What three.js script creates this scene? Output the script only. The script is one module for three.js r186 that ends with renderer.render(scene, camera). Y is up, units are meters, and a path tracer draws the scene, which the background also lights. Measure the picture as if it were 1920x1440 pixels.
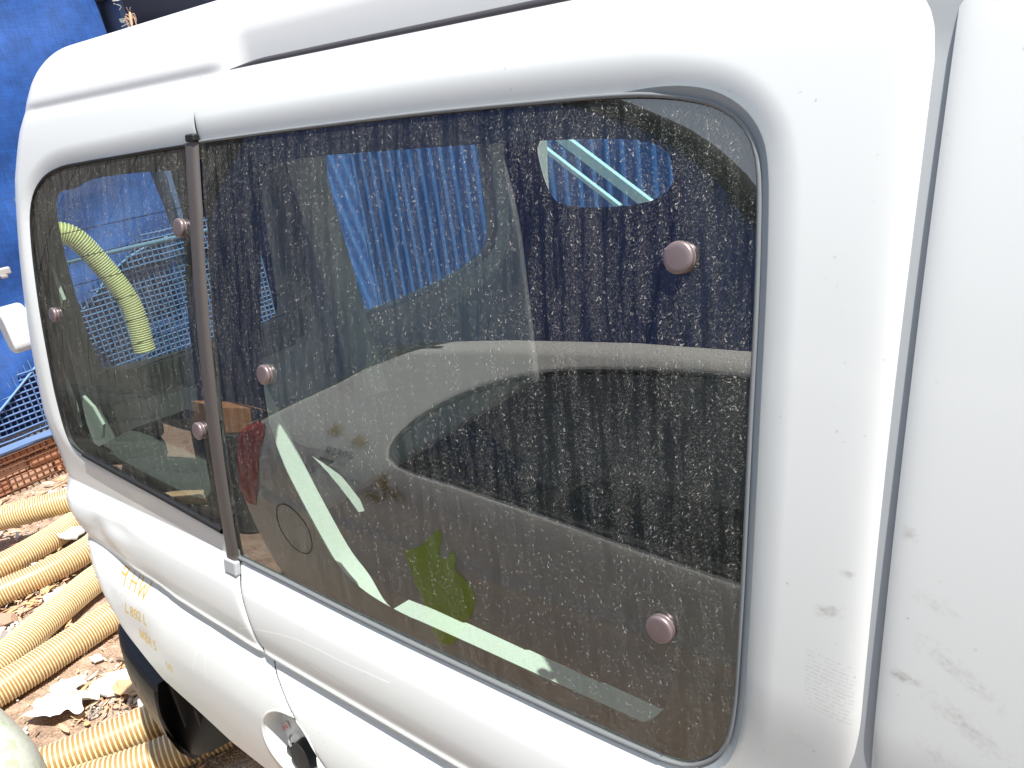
import * as THREE from 'three';
import { mergeGeometries, mergeVertices } from 'three/addons/utils/BufferGeometryUtils.js';
import { ImprovedNoise } from 'three/addons/math/ImprovedNoise.js';
import { RoundedBoxGeometry } from 'three/addons/geometries/RoundedBoxGeometry.js';
import { ConvexGeometry } from 'three/addons/geometries/ConvexGeometry.js';

// ------------------------------------------------------------------ camera, sky, sun, exposure
const scene = new THREE.Scene();
const camera = new THREE.PerspectiveCamera(52.9, 4 / 3, 0.02, 1200);
camera.position.set(0, 1.60494, 0.5399);
camera.quaternion.setFromRotationMatrix(new THREE.Matrix4().makeBasis(
  new THREE.Vector3(0.78321, -0.1276, -0.60852), new THREE.Vector3(-0.13305, 0.92164, -0.36451), new THREE.Vector3(0.60735, 0.36646, 0.70487)));
const renderer = new THREE.WebGLRenderer({ antialias: true });
renderer.toneMapping = THREE.LinearToneMapping;
renderer.toneMappingExposure = 1.9;
renderer.shadowMap.enabled = true;
const SUN = new THREE.Vector3(0.38, 0.90, 0.07).normalize();
{ // clear pale summer sky, brighter and whiter towards the horizon
  const w = 64, h = 64, a = new Float32Array(w * h * 4);
  for (let j = 0; j < h; j++) for (let i = 0; i < w; i++) { const el = ((j + .5) / h - .5) * Math.PI, k = Math.pow(Math.max(0, Math.sin(el)), .45), o = (j * w + i) * 4; a[o] = .62 + (.29 - .62) * k; a[o + 1] = .65 + (.345 - .65) * k; a[o + 2] = .68 + (.43 - .68) * k; a[o + 3] = 1; }
  const sky = new THREE.DataTexture(a, w, h, THREE.RGBAFormat, THREE.FloatType); sky.mapping = THREE.EquirectangularReflectionMapping; sky.magFilter = THREE.LinearFilter; sky.needsUpdate = true; sky.name = 'sky';
  scene.background = sky; scene.environment = sky;
}
const sun = new THREE.DirectionalLight(new THREE.Color(1, 0.965, 0.9), 4.2);
sun.position.copy(SUN).multiplyScalar(20); sun.castShadow = true; sun.name = 'sun';
sun.shadow.mapSize.set(4096, 4096);
Object.assign(sun.shadow.camera, { left: -8, right: 8, top: 8, bottom: -8, near: 1, far: 40 });
scene.add(sun); scene.add(sun.target);

// ------------------------------------------------------------------ helpers
const perlin = new ImprovedNoise();
const N3 = (x, y, z = 0) => perlin.noise(x + 31.7, y + 17.3, z + 5.1);
function rng(seed) { let a = seed >>> 0; return () => { a = (a + 0x6D2B79F5) | 0; let t = Math.imul(a ^ (a >>> 15), 1 | a); t = (t + Math.imul(t ^ (t >>> 7), 61 | t)) ^ t; return ((t ^ (t >>> 14)) >>> 0) / 4294967296; }; }
const clamp = (v, a, b) => Math.min(b, Math.max(a, v));
const sstep = (a, b, v) => { const t = clamp((v - a) / (b - a), 0, 1); return t * t * (3 - 2 * t); };
const lerp = (a, b, t) => a + (b - a) * t;
const V = (x, y, z) => new THREE.Vector3(x, y, z);
const col = (r, g, b) => new THREE.Color().setRGB(r, g, b);
const std = (r, g, b, rough = 0.8, extra = {}) => new THREE.MeshStandardMaterial({ color: col(r, g, b), roughness: rough, ...extra });
const phy = (r, g, b, rough = 0.8, extra = {}) => new THREE.MeshPhysicalMaterial({ color: col(r, g, b), roughness: rough, ...extra });
const DS = THREE.DoubleSide;
const taken = {};
const numbered = (n) => { const k = taken[n] = (taken[n] ?? -1) + 1; return k ? n + '_' + String(k).padStart(3, '0') : n; };
function mesh(name, geo, mat, parent, label) {
  const m = new THREE.Mesh(geo, mat); m.name = parent === scene ? numbered(name) : name; m.castShadow = m.receiveShadow = true;
  if (label) m.userData.label = label; parent.add(m); return m;
}
function thing(name, label, category, group, pos) {
  const g = new THREE.Group(); g.name = numbered(name); g.userData.label = label; g.userData.category = category; if (group) g.userData.group = group;
  if (pos) g.position.set(...pos); scene.add(g); return g;
}
const tagm = (m, label, category, group) => { m.userData.label = label; m.userData.category = category; if (group) m.userData.group = group; return m; };
const tr = (g, x, y, z) => g.translate(x, y, z);
const box = (w, h, d, x = 0, y = 0, z = 0) => new THREE.BoxGeometry(w, h, d).translate(x, y, z);
const rbox = (w, h, d, r, x = 0, y = 0, z = 0) => new RoundedBoxGeometry(w, h, d, 3, r).translate(x, y, z);
const plain = (g) => { const q = g.index ? g.toNonIndexed() : g; for (const k of Object.keys(q.attributes)) if (!['position', 'normal', 'uv'].includes(k)) q.deleteAttribute(k); return q; };
const merge = (l) => mergeGeometries(l.map(plain));
const tube = (pts, r, seg = 60, rad = 8, closed = false) => new THREE.TubeGeometry(new THREE.CatmullRomCurve3(pts, closed, 'centripetal'), seg, r, rad, closed);
// table interpolation (cubic Hermite with central tangents), linear outside
function table(cp) {
  const n = cp.length, xs = cp.map((c) => c[0]), ys = cp.map((c) => c[1]);
  const m = (j) => j === 0 ? (ys[1] - ys[0]) / (xs[1] - xs[0]) : j === n - 1 ? (ys[n - 1] - ys[n - 2]) / (xs[n - 1] - xs[n - 2]) : (ys[j + 1] - ys[j - 1]) / (xs[j + 1] - xs[j - 1]);
  return (s) => {
    if (s <= xs[0]) return ys[0] + (s - xs[0]) * m(0);
    if (s >= xs[n - 1]) return ys[n - 1] + (s - xs[n - 1]) * m(n - 1);
    let i = 0; while (s > xs[i + 1]) i++;
    const h = xs[i + 1] - xs[i], t = (s - xs[i]) / h, t2 = t * t, t3 = t2 * t;
    return (2 * t3 - 3 * t2 + 1) * ys[i] + (t3 - 2 * t2 + t) * h * m(i) + (-2 * t3 + 3 * t2) * ys[i + 1] + (t3 - t2) * h * m(i + 1);
  };
}
const lin = (cp) => (s) => { if (s <= cp[0][0]) return cp[0][1]; for (let i = 1; i < cp.length; i++) if (s <= cp[i][0]) return lerp(cp[i - 1][1], cp[i][1], (s - cp[i - 1][0]) / (cp[i][0] - cp[i - 1][0])); return cp[cp.length - 1][1]; };
// signed distance to a polygon (negative inside)
function sdfPoly(pts) {
  const n = pts.length;
  return (x, y) => {
    let d = 1e9, inside = false;
    for (let i = 0, j = n - 1; i < n; j = i++) {
      const ax = pts[j][0], ay = pts[j][1], ex = pts[i][0] - ax, ey = pts[i][1] - ay, wx = x - ax, wy = y - ay;
      const t = clamp((wx * ex + wy * ey) / (ex * ex + ey * ey), 0, 1), dx = wx - ex * t, dy = wy - ey * t;
      d = Math.min(d, dx * dx + dy * dy);
      if ((pts[i][1] > y) !== (ay > y) && x < (ax - pts[i][0]) * (y - pts[i][1]) / (ay - pts[i][1]) + pts[i][0]) inside = !inside;
    }
    return (inside ? -1 : 1) * Math.sqrt(d);
  };
}
// rounded closed outline through points (corner-cutting), as a list
function smooth(pts, times = 2) {
  let p = pts;
  for (let k = 0; k < times; k++) { const q = []; for (let i = 0; i < p.length; i++) { const a = p[i], b = p[(i + 1) % p.length]; q.push([a[0] * .75 + b[0] * .25, a[1] * .75 + b[1] * .25], [a[0] * .25 + b[0] * .75, a[1] * .25 + b[1] * .75]); } p = q; }
  return p;
}
// a surface P(u,v) on a grid, cut where keep(u,v) < 0; normals from the surface itself; uv in metres unless mapped
function sheet(u0, u1, nu, v0, v1, nv, P, keep = null, uvOf = null) {
  const pos = [], nor = [], uvs = [], idx = [], cache = new Map();
  const e = 4e-4, a = V(), b = V(), c = V(), d = V();
  const put = (u, v) => {
    const p = P(u, v), pu = P(u + e, v), pl = P(u - e, v), pv = P(u, v + e), pd = P(u, v - e);
    a.set(pu[0] - pl[0], pu[1] - pl[1], pu[2] - pl[2]); b.set(pv[0] - pd[0], pv[1] - pd[1], pv[2] - pd[2]); c.crossVectors(a, b).normalize();
    pos.push(p[0], p[1], p[2]); nor.push(c.x, c.y, c.z); const q = uvOf ? uvOf(u, v) : [u, v]; uvs.push(q[0], q[1]); return pos.length / 3 - 1;
  };
  const W = nu + 1, K = new Float32Array(W * (nv + 1)), U = (i) => u0 + (u1 - u0) * i / nu, Vv = (j) => v0 + (v1 - v0) * j / nv, id = new Int32Array(W * (nv + 1)).fill(-1);
  for (let j = 0; j <= nv; j++) for (let i = 0; i <= nu; i++) K[j * W + i] = keep ? keep(U(i), Vv(j)) : 1;
  const gv = (k) => id[k] >= 0 ? id[k] : (id[k] = put(U(k % W), Vv((k / W) | 0)));
  const ev = (k, l) => { if (k > l) [k, l] = [l, k]; const key = k * 2e6 + l; let r = cache.get(key); if (r === undefined) { const t = K[k] / (K[k] - K[l]); r = put(lerp(U(k % W), U(l % W), t), lerp(Vv((k / W) | 0), Vv((l / W) | 0), t)); cache.set(key, r); } return r; };
  const tri = (t) => {
    const q = [];
    for (let i = 0; i < 3; i++) { const k = t[i], l = t[(i + 1) % 3]; if (K[k] >= 0) q.push(gv(k)); if ((K[k] >= 0) !== (K[l] >= 0)) q.push(ev(k, l)); }
    for (let i = 2; i < q.length; i++) idx.push(q[0], q[i - 1], q[i]);
  };
  for (let j = 0; j < nv; j++) for (let i = 0; i < nu; i++) { const k = j * W + i; tri([k, k + 1, k + W + 1]); tri([k, k + W + 1, k + W]); }
  const g = new THREE.BufferGeometry();
  g.setAttribute('position', new THREE.Float32BufferAttribute(pos, 3)); g.setAttribute('normal', new THREE.Float32BufferAttribute(nor, 3)); g.setAttribute('uv', new THREE.Float32BufferAttribute(uvs, 2)); g.setIndex(idx);
  return g;
}
function dataTex(w, h, fn, srgb = true, rep = true) {
  const a = new Uint8Array(w * h * 4);
  for (let j = 0; j < h; j++) for (let i = 0; i < w; i++) { const c = fn(i / w, j / h, i, j), k = (j * w + i) * 4; a[k] = clamp(c[0], 0, 1) * 255; a[k + 1] = clamp(c[1], 0, 1) * 255; a[k + 2] = clamp(c[2], 0, 1) * 255; a[k + 3] = 255; }
  const t = new THREE.DataTexture(a, w, h, THREE.RGBAFormat); t.magFilter = THREE.LinearFilter; t.minFilter = THREE.LinearMipmapLinearFilter; t.generateMipmaps = true;
  if (rep) t.wrapS = t.wrapT = THREE.RepeatWrapping; if (srgb) t.colorSpace = THREE.SRGBColorSpace; t.needsUpdate = true; return t;
}
function canvasTex(w, h, draw) {
  const c = document.createElement('canvas'); c.width = w; c.height = h; const g = c.getContext('2d'); draw(g, w, h);
  const t = new THREE.CanvasTexture(c); t.colorSpace = THREE.SRGBColorSpace; return t;
}
// periodic value noise for tiling textures
function tileNoise(seed, n) {
  const r = rng(seed), a = new Float32Array(n * n); for (let i = 0; i < n * n; i++) a[i] = r();
  return (u, v) => { const x = u * n, y = v * n, i = Math.floor(x), j = Math.floor(y), f = x - i, g = y - j, s = f * f * (3 - 2 * f), t = g * g * (3 - 2 * g), at = (p, q) => a[(((q % n) + n) % n) * n + (((p % n) + n) % n)]; return lerp(lerp(at(i, j), at(i + 1, j), s), lerp(at(i, j + 1), at(i + 1, j + 1), s), t); };
}

// ------------------------------------------------------------------ ground
{
  const n1 = tileNoise(1, 8), n2 = tileNoise(2, 32), n3 = tileNoise(3, 128), n4 = tileNoise(4, 400);
  const soil = dataTex(1024, 1024, (u, v) => {
    const a = n1(u, v), b = n2(u, v), c = n3(u, v), d = n4(u, v);
    const k = 0.88 + 0.16 * (a - .5) + 0.22 * (b - .5) + 0.16 * (c - .5) + 0.26 * (d - .5);
    const w = sstep(.55, .75, b * .6 + a * .4);
    let r = .80 * k, g = .675 * k, bl = .575 * k;
    r = lerp(r, .70 * k, w); g = lerp(g, .63 * k, w); bl = lerp(bl, .57 * k, w);
    if (d > .93) { r += .16; g += .14; bl += .11; }
    return [r, g, bl];
  });
  const bump = dataTex(512, 512, (u, v) => { const k = .3 * n2(u, v) + .3 * n3(u, v) + .4 * n4(u, v); return [k, k, k]; }, false);
  soil.repeat.set(0.9, 0.9); bump.repeat.set(1.3, 1.3);
  const warp = (t, c, near) => c + Math.sign(t) * (Math.abs(t) < .8 ? Math.abs(t) / .8 * near : near + Math.pow((Math.abs(t) - .8) / .2, 3) * 400);
  const P = (u, v) => { const x = warp(u, -2.6, 2.8), z = warp(v, -0.2, 2.4), w = 1 - sstep(3.5, 6, Math.hypot(x + 2.6, z));
    return [x, w * (0.012 * N3(x * 2.1, z * 2.1) + 0.010 * N3(x * 7, z * 7, 3) + 0.005 * N3(x * 23, z * 23, 7)) - 0.012, z]; };
  const g = sheet(-1, 1, 420, -1, 1, 380, (u, v) => P(u, -v), null, (u, v) => { const p = P(u, -v); return [p[0], p[2]]; });
  const m = mesh('ground', g, new THREE.MeshStandardMaterial({ map: soil, bumpMap: bump, bumpScale: 0.012, roughness: 0.95 }), scene);
  m.userData.kind = 'structure'; m.userData.label = 'dry brown earth littered with leaves and plaster'; m.userData.category = 'ground';
}

// ------------------------------------------------------------------ van: frame of its near side. x to the front, s up along the leaning side, d out from it
const T = 11 * Math.PI / 180, sT = Math.sin(T), cT = Math.cos(T);
const L = (x, s, d) => [x, 1.5 + s * cT + d * sT, -s * sT + d * cT];
const bow = (s) => 0.017 * (1 - ((s + .2) / .285) ** 2);
const lowProfile = table([[-1.2, -.10], [-1.0, -.045], [-.85, .004], [-.76, .024], [-.70, .030], [-.66, .026], [-.632, .016], [-.617, .007], [-.602, .012], [-.57, .018], [-.53, .016], [-.505, .008], [-.484, 0]]);
const railShift = (x, s) => lin([[-1.45, .035], [-1.33, .027], [-1.11, .006], [-.9, 0]])(x) * sstep(-.49, -.56, s);
const glassD = (s) => s < -.484 ? lowProfile(s) : bow(s);
const big = [[-.9314, .0813], [-.8, .0835], [-.6971, .0847], [-.5382, .0856], [-.4125, .0843], [-.3439, .083], [-.3012, .0804], [-.2659, .0744], [-.2446, .0674], [-.2276, .056], [-.2164, .041], [-.2107, .0221], [-.2061, -.0251], [-.2032, -.081], [-.2015, -.1431], [-.2, -.2211], [-.1998, -.3101], [-.2026, -.3994], [-.2088, -.4341], [-.2203, -.4565], [-.245, -.4772], [-.271, -.4835], [-.3323, -.4855], [-.485, -.4867], [-.6535, -.4869], [-.7997, -.4851], [-.9388, -.4823], [-.9305, -.4269], [-.926, -.3225], [-.9245, -.2112], [-.9245, -.1132], [-.9263, -.006]];
const dens = (pts, a, b) => { const c = new THREE.CatmullRomCurve3(pts.slice(a, b + 1).map(([x, y]) => V(x, y, 0)), false, 'centripetal').getPoints((b - a) * 3).map((p) => [p.x, p.y]); return [...pts.slice(0, a), ...c, ...pts.slice(b + 1)]; };
const quarter = [[-.9642, .0785], [-1.05, .076], [-1.15, .0727], [-1.257, .069], [-1.345, .0638], [-1.405, .05], [-1.445, .0252], [-1.462, -.0053], [-1.4665, -.0496], [-1.4624, -.1486], [-1.4574, -.2319], [-1.4537, -.3278], [-1.4432, -.3900], [-1.425, -.4095], [-1.3903, -.4179], [-1.2755, -.4261], [-1.1387, -.4349], [-.9638, -.4486], [-.9534, -.4165], [-.9504, -.3122], [-.9484, -.2145], [-.9495, -.1149], [-.9529, -.0059]];
const opening = [...dens(big, 0, 26).slice(0, 79), ...dens(quarter, 0, 17).slice(0, 52).reverse()];
const sdBig = sdfPoly(dens(big, 0, 26)), sdQuarter = sdfPoly(dens(quarter, 0, 17)), sdOpen = sdfPoly(opening);
const cornerX = lin([[-.80, -1.17], [-.6533, -1.325], [-.5575, -1.43], [-.47, -1.48], [-.36, -1.492], [.05, -1.487], [.13, -1.465], [.25, -1.40]]);
const RC = 0.125;
const corner = (x, s) => { const q = clamp((cornerX(s) - x) / RC, 0, .9999); return -RC * (1 - Math.sqrt(1 - q * q)); };
// seam between quarter panel and sliding door
const seamX = lin([[-.80, -.60], [-.704, -.7401], [-.6772, -.7835], [-.6495, -.8235], [-.6226, -.8622], [-.5892, -.8892], [-.5381, -.915], [-.4864, -.9400], [-.40, -.937], [.3, -.937]]);
const GAPL = -.1055, GAPR = -.0990;
const dents = [[-1.36, -.545, .03, .022, -.008], [-1.28, -.525, .05, .016, -.006], [-1.25, -.585, .06, .02, .005], [-1.17, -.60, .05, .016, -.004], [-1.22, -.69, .05, .03, -.006]];
const crease = (x, s) => s < .12 ? 0 : -.0042 * Math.exp(-(((s - .159) / .0095) ** 2)) * (1 - sstep(-.93, -.86, x)) * sstep(-1.5, -1.44, x);
function bodyD(x, s) {
  let d = s < -.484 ? lowProfile(s - railShift(x, s)) : bow(Math.min(s, .09));
  if (s > .09) d += -.12 * (s - .09) - .9 * (s - .09) ** 2;
  // the panel stands proud of the glass and rolls in to it at the top and at the ends
  const o = sdOpen(x, s), up = sstep(-.47, -.36, s);
  const q = clamp(1 - Math.max(o, 0) / .030, 0, 1);
  d += up * .0075 * (1 - q * q * (1.5 - .5 * q));
  d -= (1 - up) * .004 * clamp(1 - Math.max(o, 0) / .012, 0, 1) ** 2;
  // sliding rail ridge
  d += .0035 * Math.exp(-(((s - railShift(x, s) + .6045) / .0045) ** 2)) * sstep(-1.35, -1.15, x);
  // seams: edges turned in
  const e = Math.min(Math.abs(x - seamX(s)), 1), f = Math.abs(x - (GAPL + GAPR) / 2);
  d -= .006 * Math.exp(-e / .004) * (s < -.47 ? 1 : .3 * (1 - sstep(.10, .118, s)));
  d -= .010 * Math.exp(-(Math.max(0, f - .003)) / .006) * (x < -.102 ? 1 : .25);
  for (const [a, b, ra, rb, k] of dents) d += .6 * k * Math.exp(-(((x - a) / ra) ** 2) - (((s - b) / rb) ** 2));
  d += crease(x, s);
  d += .0006 * N3(x * 3, s * 4, 2);
  return d + corner(x, s);
}
const bodyP = (x, s) => L(x, s, bodyD(x, s));
const botS = lin([[-1.7, -.55], [-1.5, -.60], [-1.30, -.70], [-1.17, -.762], [-1.08, -.775], [-.98, -.795], [-.85, -.80], [-.74, -.80], [-.40, -.95], [-.2, -1.04]]);
const FUEL = [-.808, -.7165], FR = [.062, .050];
const sdFuel = (x, s) => (Math.hypot((x - FUEL[0]) / FR[0], (s - FUEL[1]) / FR[1]) - 1) * .05;

// paint: off-white with specks, grime smears, hairline scratches and yellow marker writing
const TX0 = -1.75, TX1 = .10, TS0 = -1.0, TS1 = .25;
const paintMap = canvasTex(2048, 1400, (g, w, h) => {
  const r = rng(11), X = (x) => (x - TX0) / (TX1 - TX0) * w, Y = (s) => (TS1 - s) / (TS1 - TS0) * h;
  g.fillStyle = '#e6e8e8'; g.fillRect(0, 0, w, h);
  for (let i = 0; i < 900; i++) { const x = r() * w, y = r() * h; g.fillStyle = `rgba(110,106,98,${.05 + .2 * r()})`; g.beginPath(); g.ellipse(x, y, .5 + r() * .8, .5 + r() * .8, 0, 0, 7); g.fill(); }
  for (const [x, s] of [[-.165, -.27], [-.175, .065], [-.14, -.15], [-.085, -.27]]) { g.fillStyle = 'rgba(70,62,56,.6)'; g.beginPath(); g.ellipse(X(x), Y(s), .5, .6, 0, 0, 7); g.fill(); }
  const smear = (x, s, lx, ls, ang, a, n) => { for (let i = 0; i < n; i++) { const p = (r() + r() + r()) / 1.5 - 1, q = (r() + r() + r()) / 1.5 - 1, c = Math.cos(ang), z = Math.sin(ang); const xx = X(x) + (p * lx * c - q * ls * z) * w / (TX1 - TX0), yy = Y(s) + (p * lx * z + q * ls * c) * w / (TX1 - TX0); g.fillStyle = `rgba(150,143,130,${.42 * a * (.4 + r())})`; g.beginPath(); g.ellipse(xx, yy, .7 + r() * 2.2, .5 + r() * 1.1, ang, 0, 7); g.fill(); } };
  smear(-.052, -.298, .045, .010, .55, .10, 260); smear(-.045, -.335, .05, .012, .55, .11, 300); smear(-.083, -.315, .014, .006, .1, .16, 120); smear(-.070, -.255, .02, .008, .4, .08, 90);
  smear(-.060, -.365, .02, .010, .5, .08, 90); smear(-.135, -.282, .014, .007, -.2, .12, 130); smear(-.125, -.25, .006, .004, 0, .14, 40); smear(-.150, -.40, .02, .01, 0, .05, 90); smear(-.090, -.21, .008, .008, 0, .10, 70);
  // ribbed glove print
  for (let k = 0; k < 15; k++) for (let i = 0; i < 40; i++) { const x = -.148 + .034 * i / 40, s = -.318 - .0033 * k - .004 * i / 40 + .0006 * (r() - .5); if (r() < .75 - .4 * Math.abs(k / 15 - .5)) { g.fillStyle = `rgba(130,124,112,${.12 + .16 * r()})`; g.fillRect(X(x), Y(s), 1.2, .8); } }
  // grime and scuffs round the dented rear corner
  smear(-1.33, -.56, .10, .018, .28, .10, 800); smear(-1.28, -.575, .09, .010, .30, .20, 600); smear(-1.38, -.60, .04, .05, .3, .08, 500); smear(-1.26, -.66, .05, .03, .5, .09, 500); smear(-1.19, -.72, .05, .02, .5, .08, 300); smear(-1.30, -.64, .05, .02, .6, .10, 400);
  for (let k = 0; k < 26; k++) { const x = -1.40 + .25 * r(), s = -.53 - .16 * r(); g.strokeStyle = `rgba(255,255,255,.8)`; g.lineWidth = .8; g.beginPath(); g.moveTo(X(x), Y(s)); g.lineTo(X(x + .02 + .03 * r()), Y(s - .004 - .008 * r())); g.stroke(); }
  // hairline scratches
  const line = (pts, c, lw) => { g.strokeStyle = c; g.lineWidth = lw; g.beginPath(); pts.forEach(([x, s], i) => i ? g.lineTo(X(x), Y(s)) : g.moveTo(X(x), Y(s))); g.stroke(); };
  line([[-.93, -.586], [-.91, -.577], [-.8814, -.5684], [-.83, -.556], [-.7833, -.5484], [-.74, -.5465], [-.6977, -.5459], [-.6116, -.5401]], 'rgba(255,255,255,.95)', 1.6);
  line([[-.7629, -.5772], [-.73, -.580], [-.7029, -.5831]], 'rgba(255,255,255,.95)', 1.6);
  line([[-1.05, -.70], [-1.04, -.66], [-1.015, -.65], [-1.01, -.70]], 'rgba(255,255,255,.9)', 1.2);
  line([[-.99, -.745], [-.93, -.75], [-.88, -.765]], 'rgba(255,255,255,.9)', 1.2);
  // marker writing on the rear quarter
  g.strokeStyle = g.fillStyle = 'rgba(222,178,40,.95)'; g.lineWidth = 2.2; g.lineCap = 'round';
  const write = (t, x, s, px, ang, sx) => { g.save(); g.translate(X(x), Y(s)); g.rotate(ang); g.scale(sx, 1); g.font = `${px}px sans-serif`; g.lineWidth = 1.6; g.strokeText(t, 0, 0); g.restore(); };
  g.save();
  line([[-1.270, -.599], [-1.284, -.597], [-1.286, -.607], [-1.274, -.609], [-1.270, -.599], [-1.272, -.625]], 'rgba(214,164,30,.95)', 2.8);
  line([[-1.252, -.598], [-1.253, -.626]], 'rgba(214,164,30,.95)', 2.8); line([[-1.236, -.599], [-1.237, -.627]], 'rgba(214,164,30,.95)', 2.8); line([[-1.252, -.612], [-1.236, -.613]], 'rgba(214,164,30,.95)', 2.8);
  line([[-1.226, -.600], [-1.222, -.627], [-1.214, -.609], [-1.207, -.628], [-1.200, -.601]], 'rgba(214,164,30,.95)', 2.8);
  g.restore();
  g.fillStyle = 'rgba(214,168,50,.75)'; g.strokeStyle = 'rgba(214,168,50,.75)';
  write('L 892 L', -1.262, -.668, 26, .02, .95); write('MBA 5', -1.225, -.702, 26, .06, .9); write('un', -1.140, -.725, 24, .1, .9);
});
const UVof = (x, s) => [(x - TX0) / (TX1 - TX0), (s - TS0) / (TS1 - TS0)];
const paint = phy(1, 1, 1, .42, { map: paintMap, color: col(.88, .88, .88), clearcoat: .35, clearcoatRoughness: .12, side: DS });
const paintPlain = phy(.70, .705, .71, .42, { clearcoat: .35, clearcoatRoughness: .12, side: DS });
const jamb = std(.42, .44, .46, .5, { side: DS });
const blackPlastic = std(.018, .018, .02, .55, { side: DS });
const darkTrim = std(.03, .03, .032, .8, { side: DS });

const van = thing('van', 'white van with a long dusty tinted side window and a dented rear corner', 'van', null, null);
// panels
const inQ = (x, s) => Math.min(seamX(s) - .0016 * (1 - sstep(.10, .118, s)) - x, sdOpen(x, s), .1595 - s, s - botS(x), sdFuel(x, s));
mesh('quarter_panel', sheet(-1.61, -.58, 360, -.82, .1605, 320, bodyP, inQ, UVof), paint, van, 'dented white rear quarter panel with yellow marker writing');
const inD = (x, s) => Math.min(x - seamX(s) - .0016 * (1 - sstep(.10, .118, s)), GAPL - x, sdOpen(x, s), .1595 - s, s - botS(x));
mesh('sliding_door', sheet(-.945, -.10, 300, -1.05, .1605, 420, bodyP, inD, UVof), paint, van, 'white sliding door skin');
const frontWin = smooth([[.14, .06], [.80, .02], [.95, -.18], [1.0, -.42], [.14, -.46]], 3), sdFW = sdfPoly(frontWin);
mesh('front_door', sheet(-.1025, 1.05, 300, -1.05, .1605, 260, bodyP, (x, s) => Math.min(x - GAPR, sdFW(x, s), .1595 - s, 1.04 - x, s + 1.04), UVof), paint, van, 'white front door panel smeared with grime');
// jamb strips behind the seams
const strip = (x0, x1, s0, s1, dd, fx) => sheet(x0, x1, 6, s0, s1, 80, (x, s) => { const xx = fx ? fx(s) + x : x; return L(xx, s, bodyD(xx, s) - dd + .0); });
mesh('door_jamb', sheet(-.125, -.085, 8, -1.0, .16, 60, (x, s) => L(x, s, glassD(Math.min(s, .09)) + .002)), jamb, van);
mesh('door_jamb', sheet(-.03, .03, 8, -.80, -.485, 40, (x, s) => L(seamX(s) + x, s, lowProfile(s) - .012)), jamb, van);

// roof: side gutter and roof skin
const roofEdge = (x) => { const s = .159; return bodyD(x, s); };
const ROOFR = .16;
function roofP(x, w) { // w 0..1 from the gutter lip over the crown to the far side
  const cc = corner(x, .159), base = bodyD(x, .159) - cc;
  const gut = sstep(-.895, -.84, x);              // the gutter deepens to the front
  const q = clamp((-1.43 - x) / .165, 0, .9999), drop = .13 * (1 - Math.sqrt(1 - q * q));
  const b1 = base - .010 * gut - .0006 - .0077 * (1 - gut) - .002, th0 = .24 * (1 - gut);
  let s, d;
  if (w < .10) { const t = w / .10; s = .159 + .0025 * t; d = base - .014 * gut * sstep(0, 1, t) - .0006 * t; }
  else if (w < .35) { const t = (w - .10) / .25; s = .1615 + .036 * t; d = base - .014 * gut + .004 * gut * t - .0006 - .0077 * t * (1 - gut) - .002 * t * t; }
  else if (w < .70) { const t = (w - .35) / .35, th = lerp(th0, Math.PI / 2 * .86, t); s = .1975 + .075 * (Math.sin(th) - Math.sin(th0) * (1 - sstep(0, 1, t))); d = b1 - .095 * (Math.cos(th0) - Math.cos(th)); }
  else { const t = (w - .70) / .30, th = Math.PI / 2 * .86, s1 = .1975 + .075 * Math.sin(th), d1 = b1 - .095 * (Math.cos(th0) - Math.cos(th)), l = t * 1.36; s = s1 + l * sT + .055 * Math.sin(Math.PI * t); d = d1 - l * cT; }
  d += crease(x, s) - crease(x, .159);
  const p = L(x, s, d + cc * (w < .7 ? 1 : 1 - (w - .7) / .3));
  p[1] -= drop * sstep(.05, .6, w);
  return p;
}
{
  const g = sheet(-1.60, 1.05, 300, 0, 1, 160, roofP, null, (x, w) => [0.02 + .3 * w, .98 - .1 * w]);
  mesh('roof', g, paintPlain, van, 'white roof with a gutter along its side');
}
mesh('gutter_moulding', sheet(-.905, 1.04, 200, -1.7, 1.7, 10, (x, a) => { const r = .0052 * sstep(-.908, -.80, x) + .0002, b = bodyD(x, .159); return L(x, .1608 + r * Math.sin(a) * .9 + .002 * sstep(-.9, -.8, x), b - .0075 + .006 * (1 - sstep(-.91, -.86, x)) + r * Math.cos(a)); }), std(.045, .042, .05, .6, { side: DS }), van, 'dark rubber moulding tapering to a point in the roof gutter');
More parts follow.
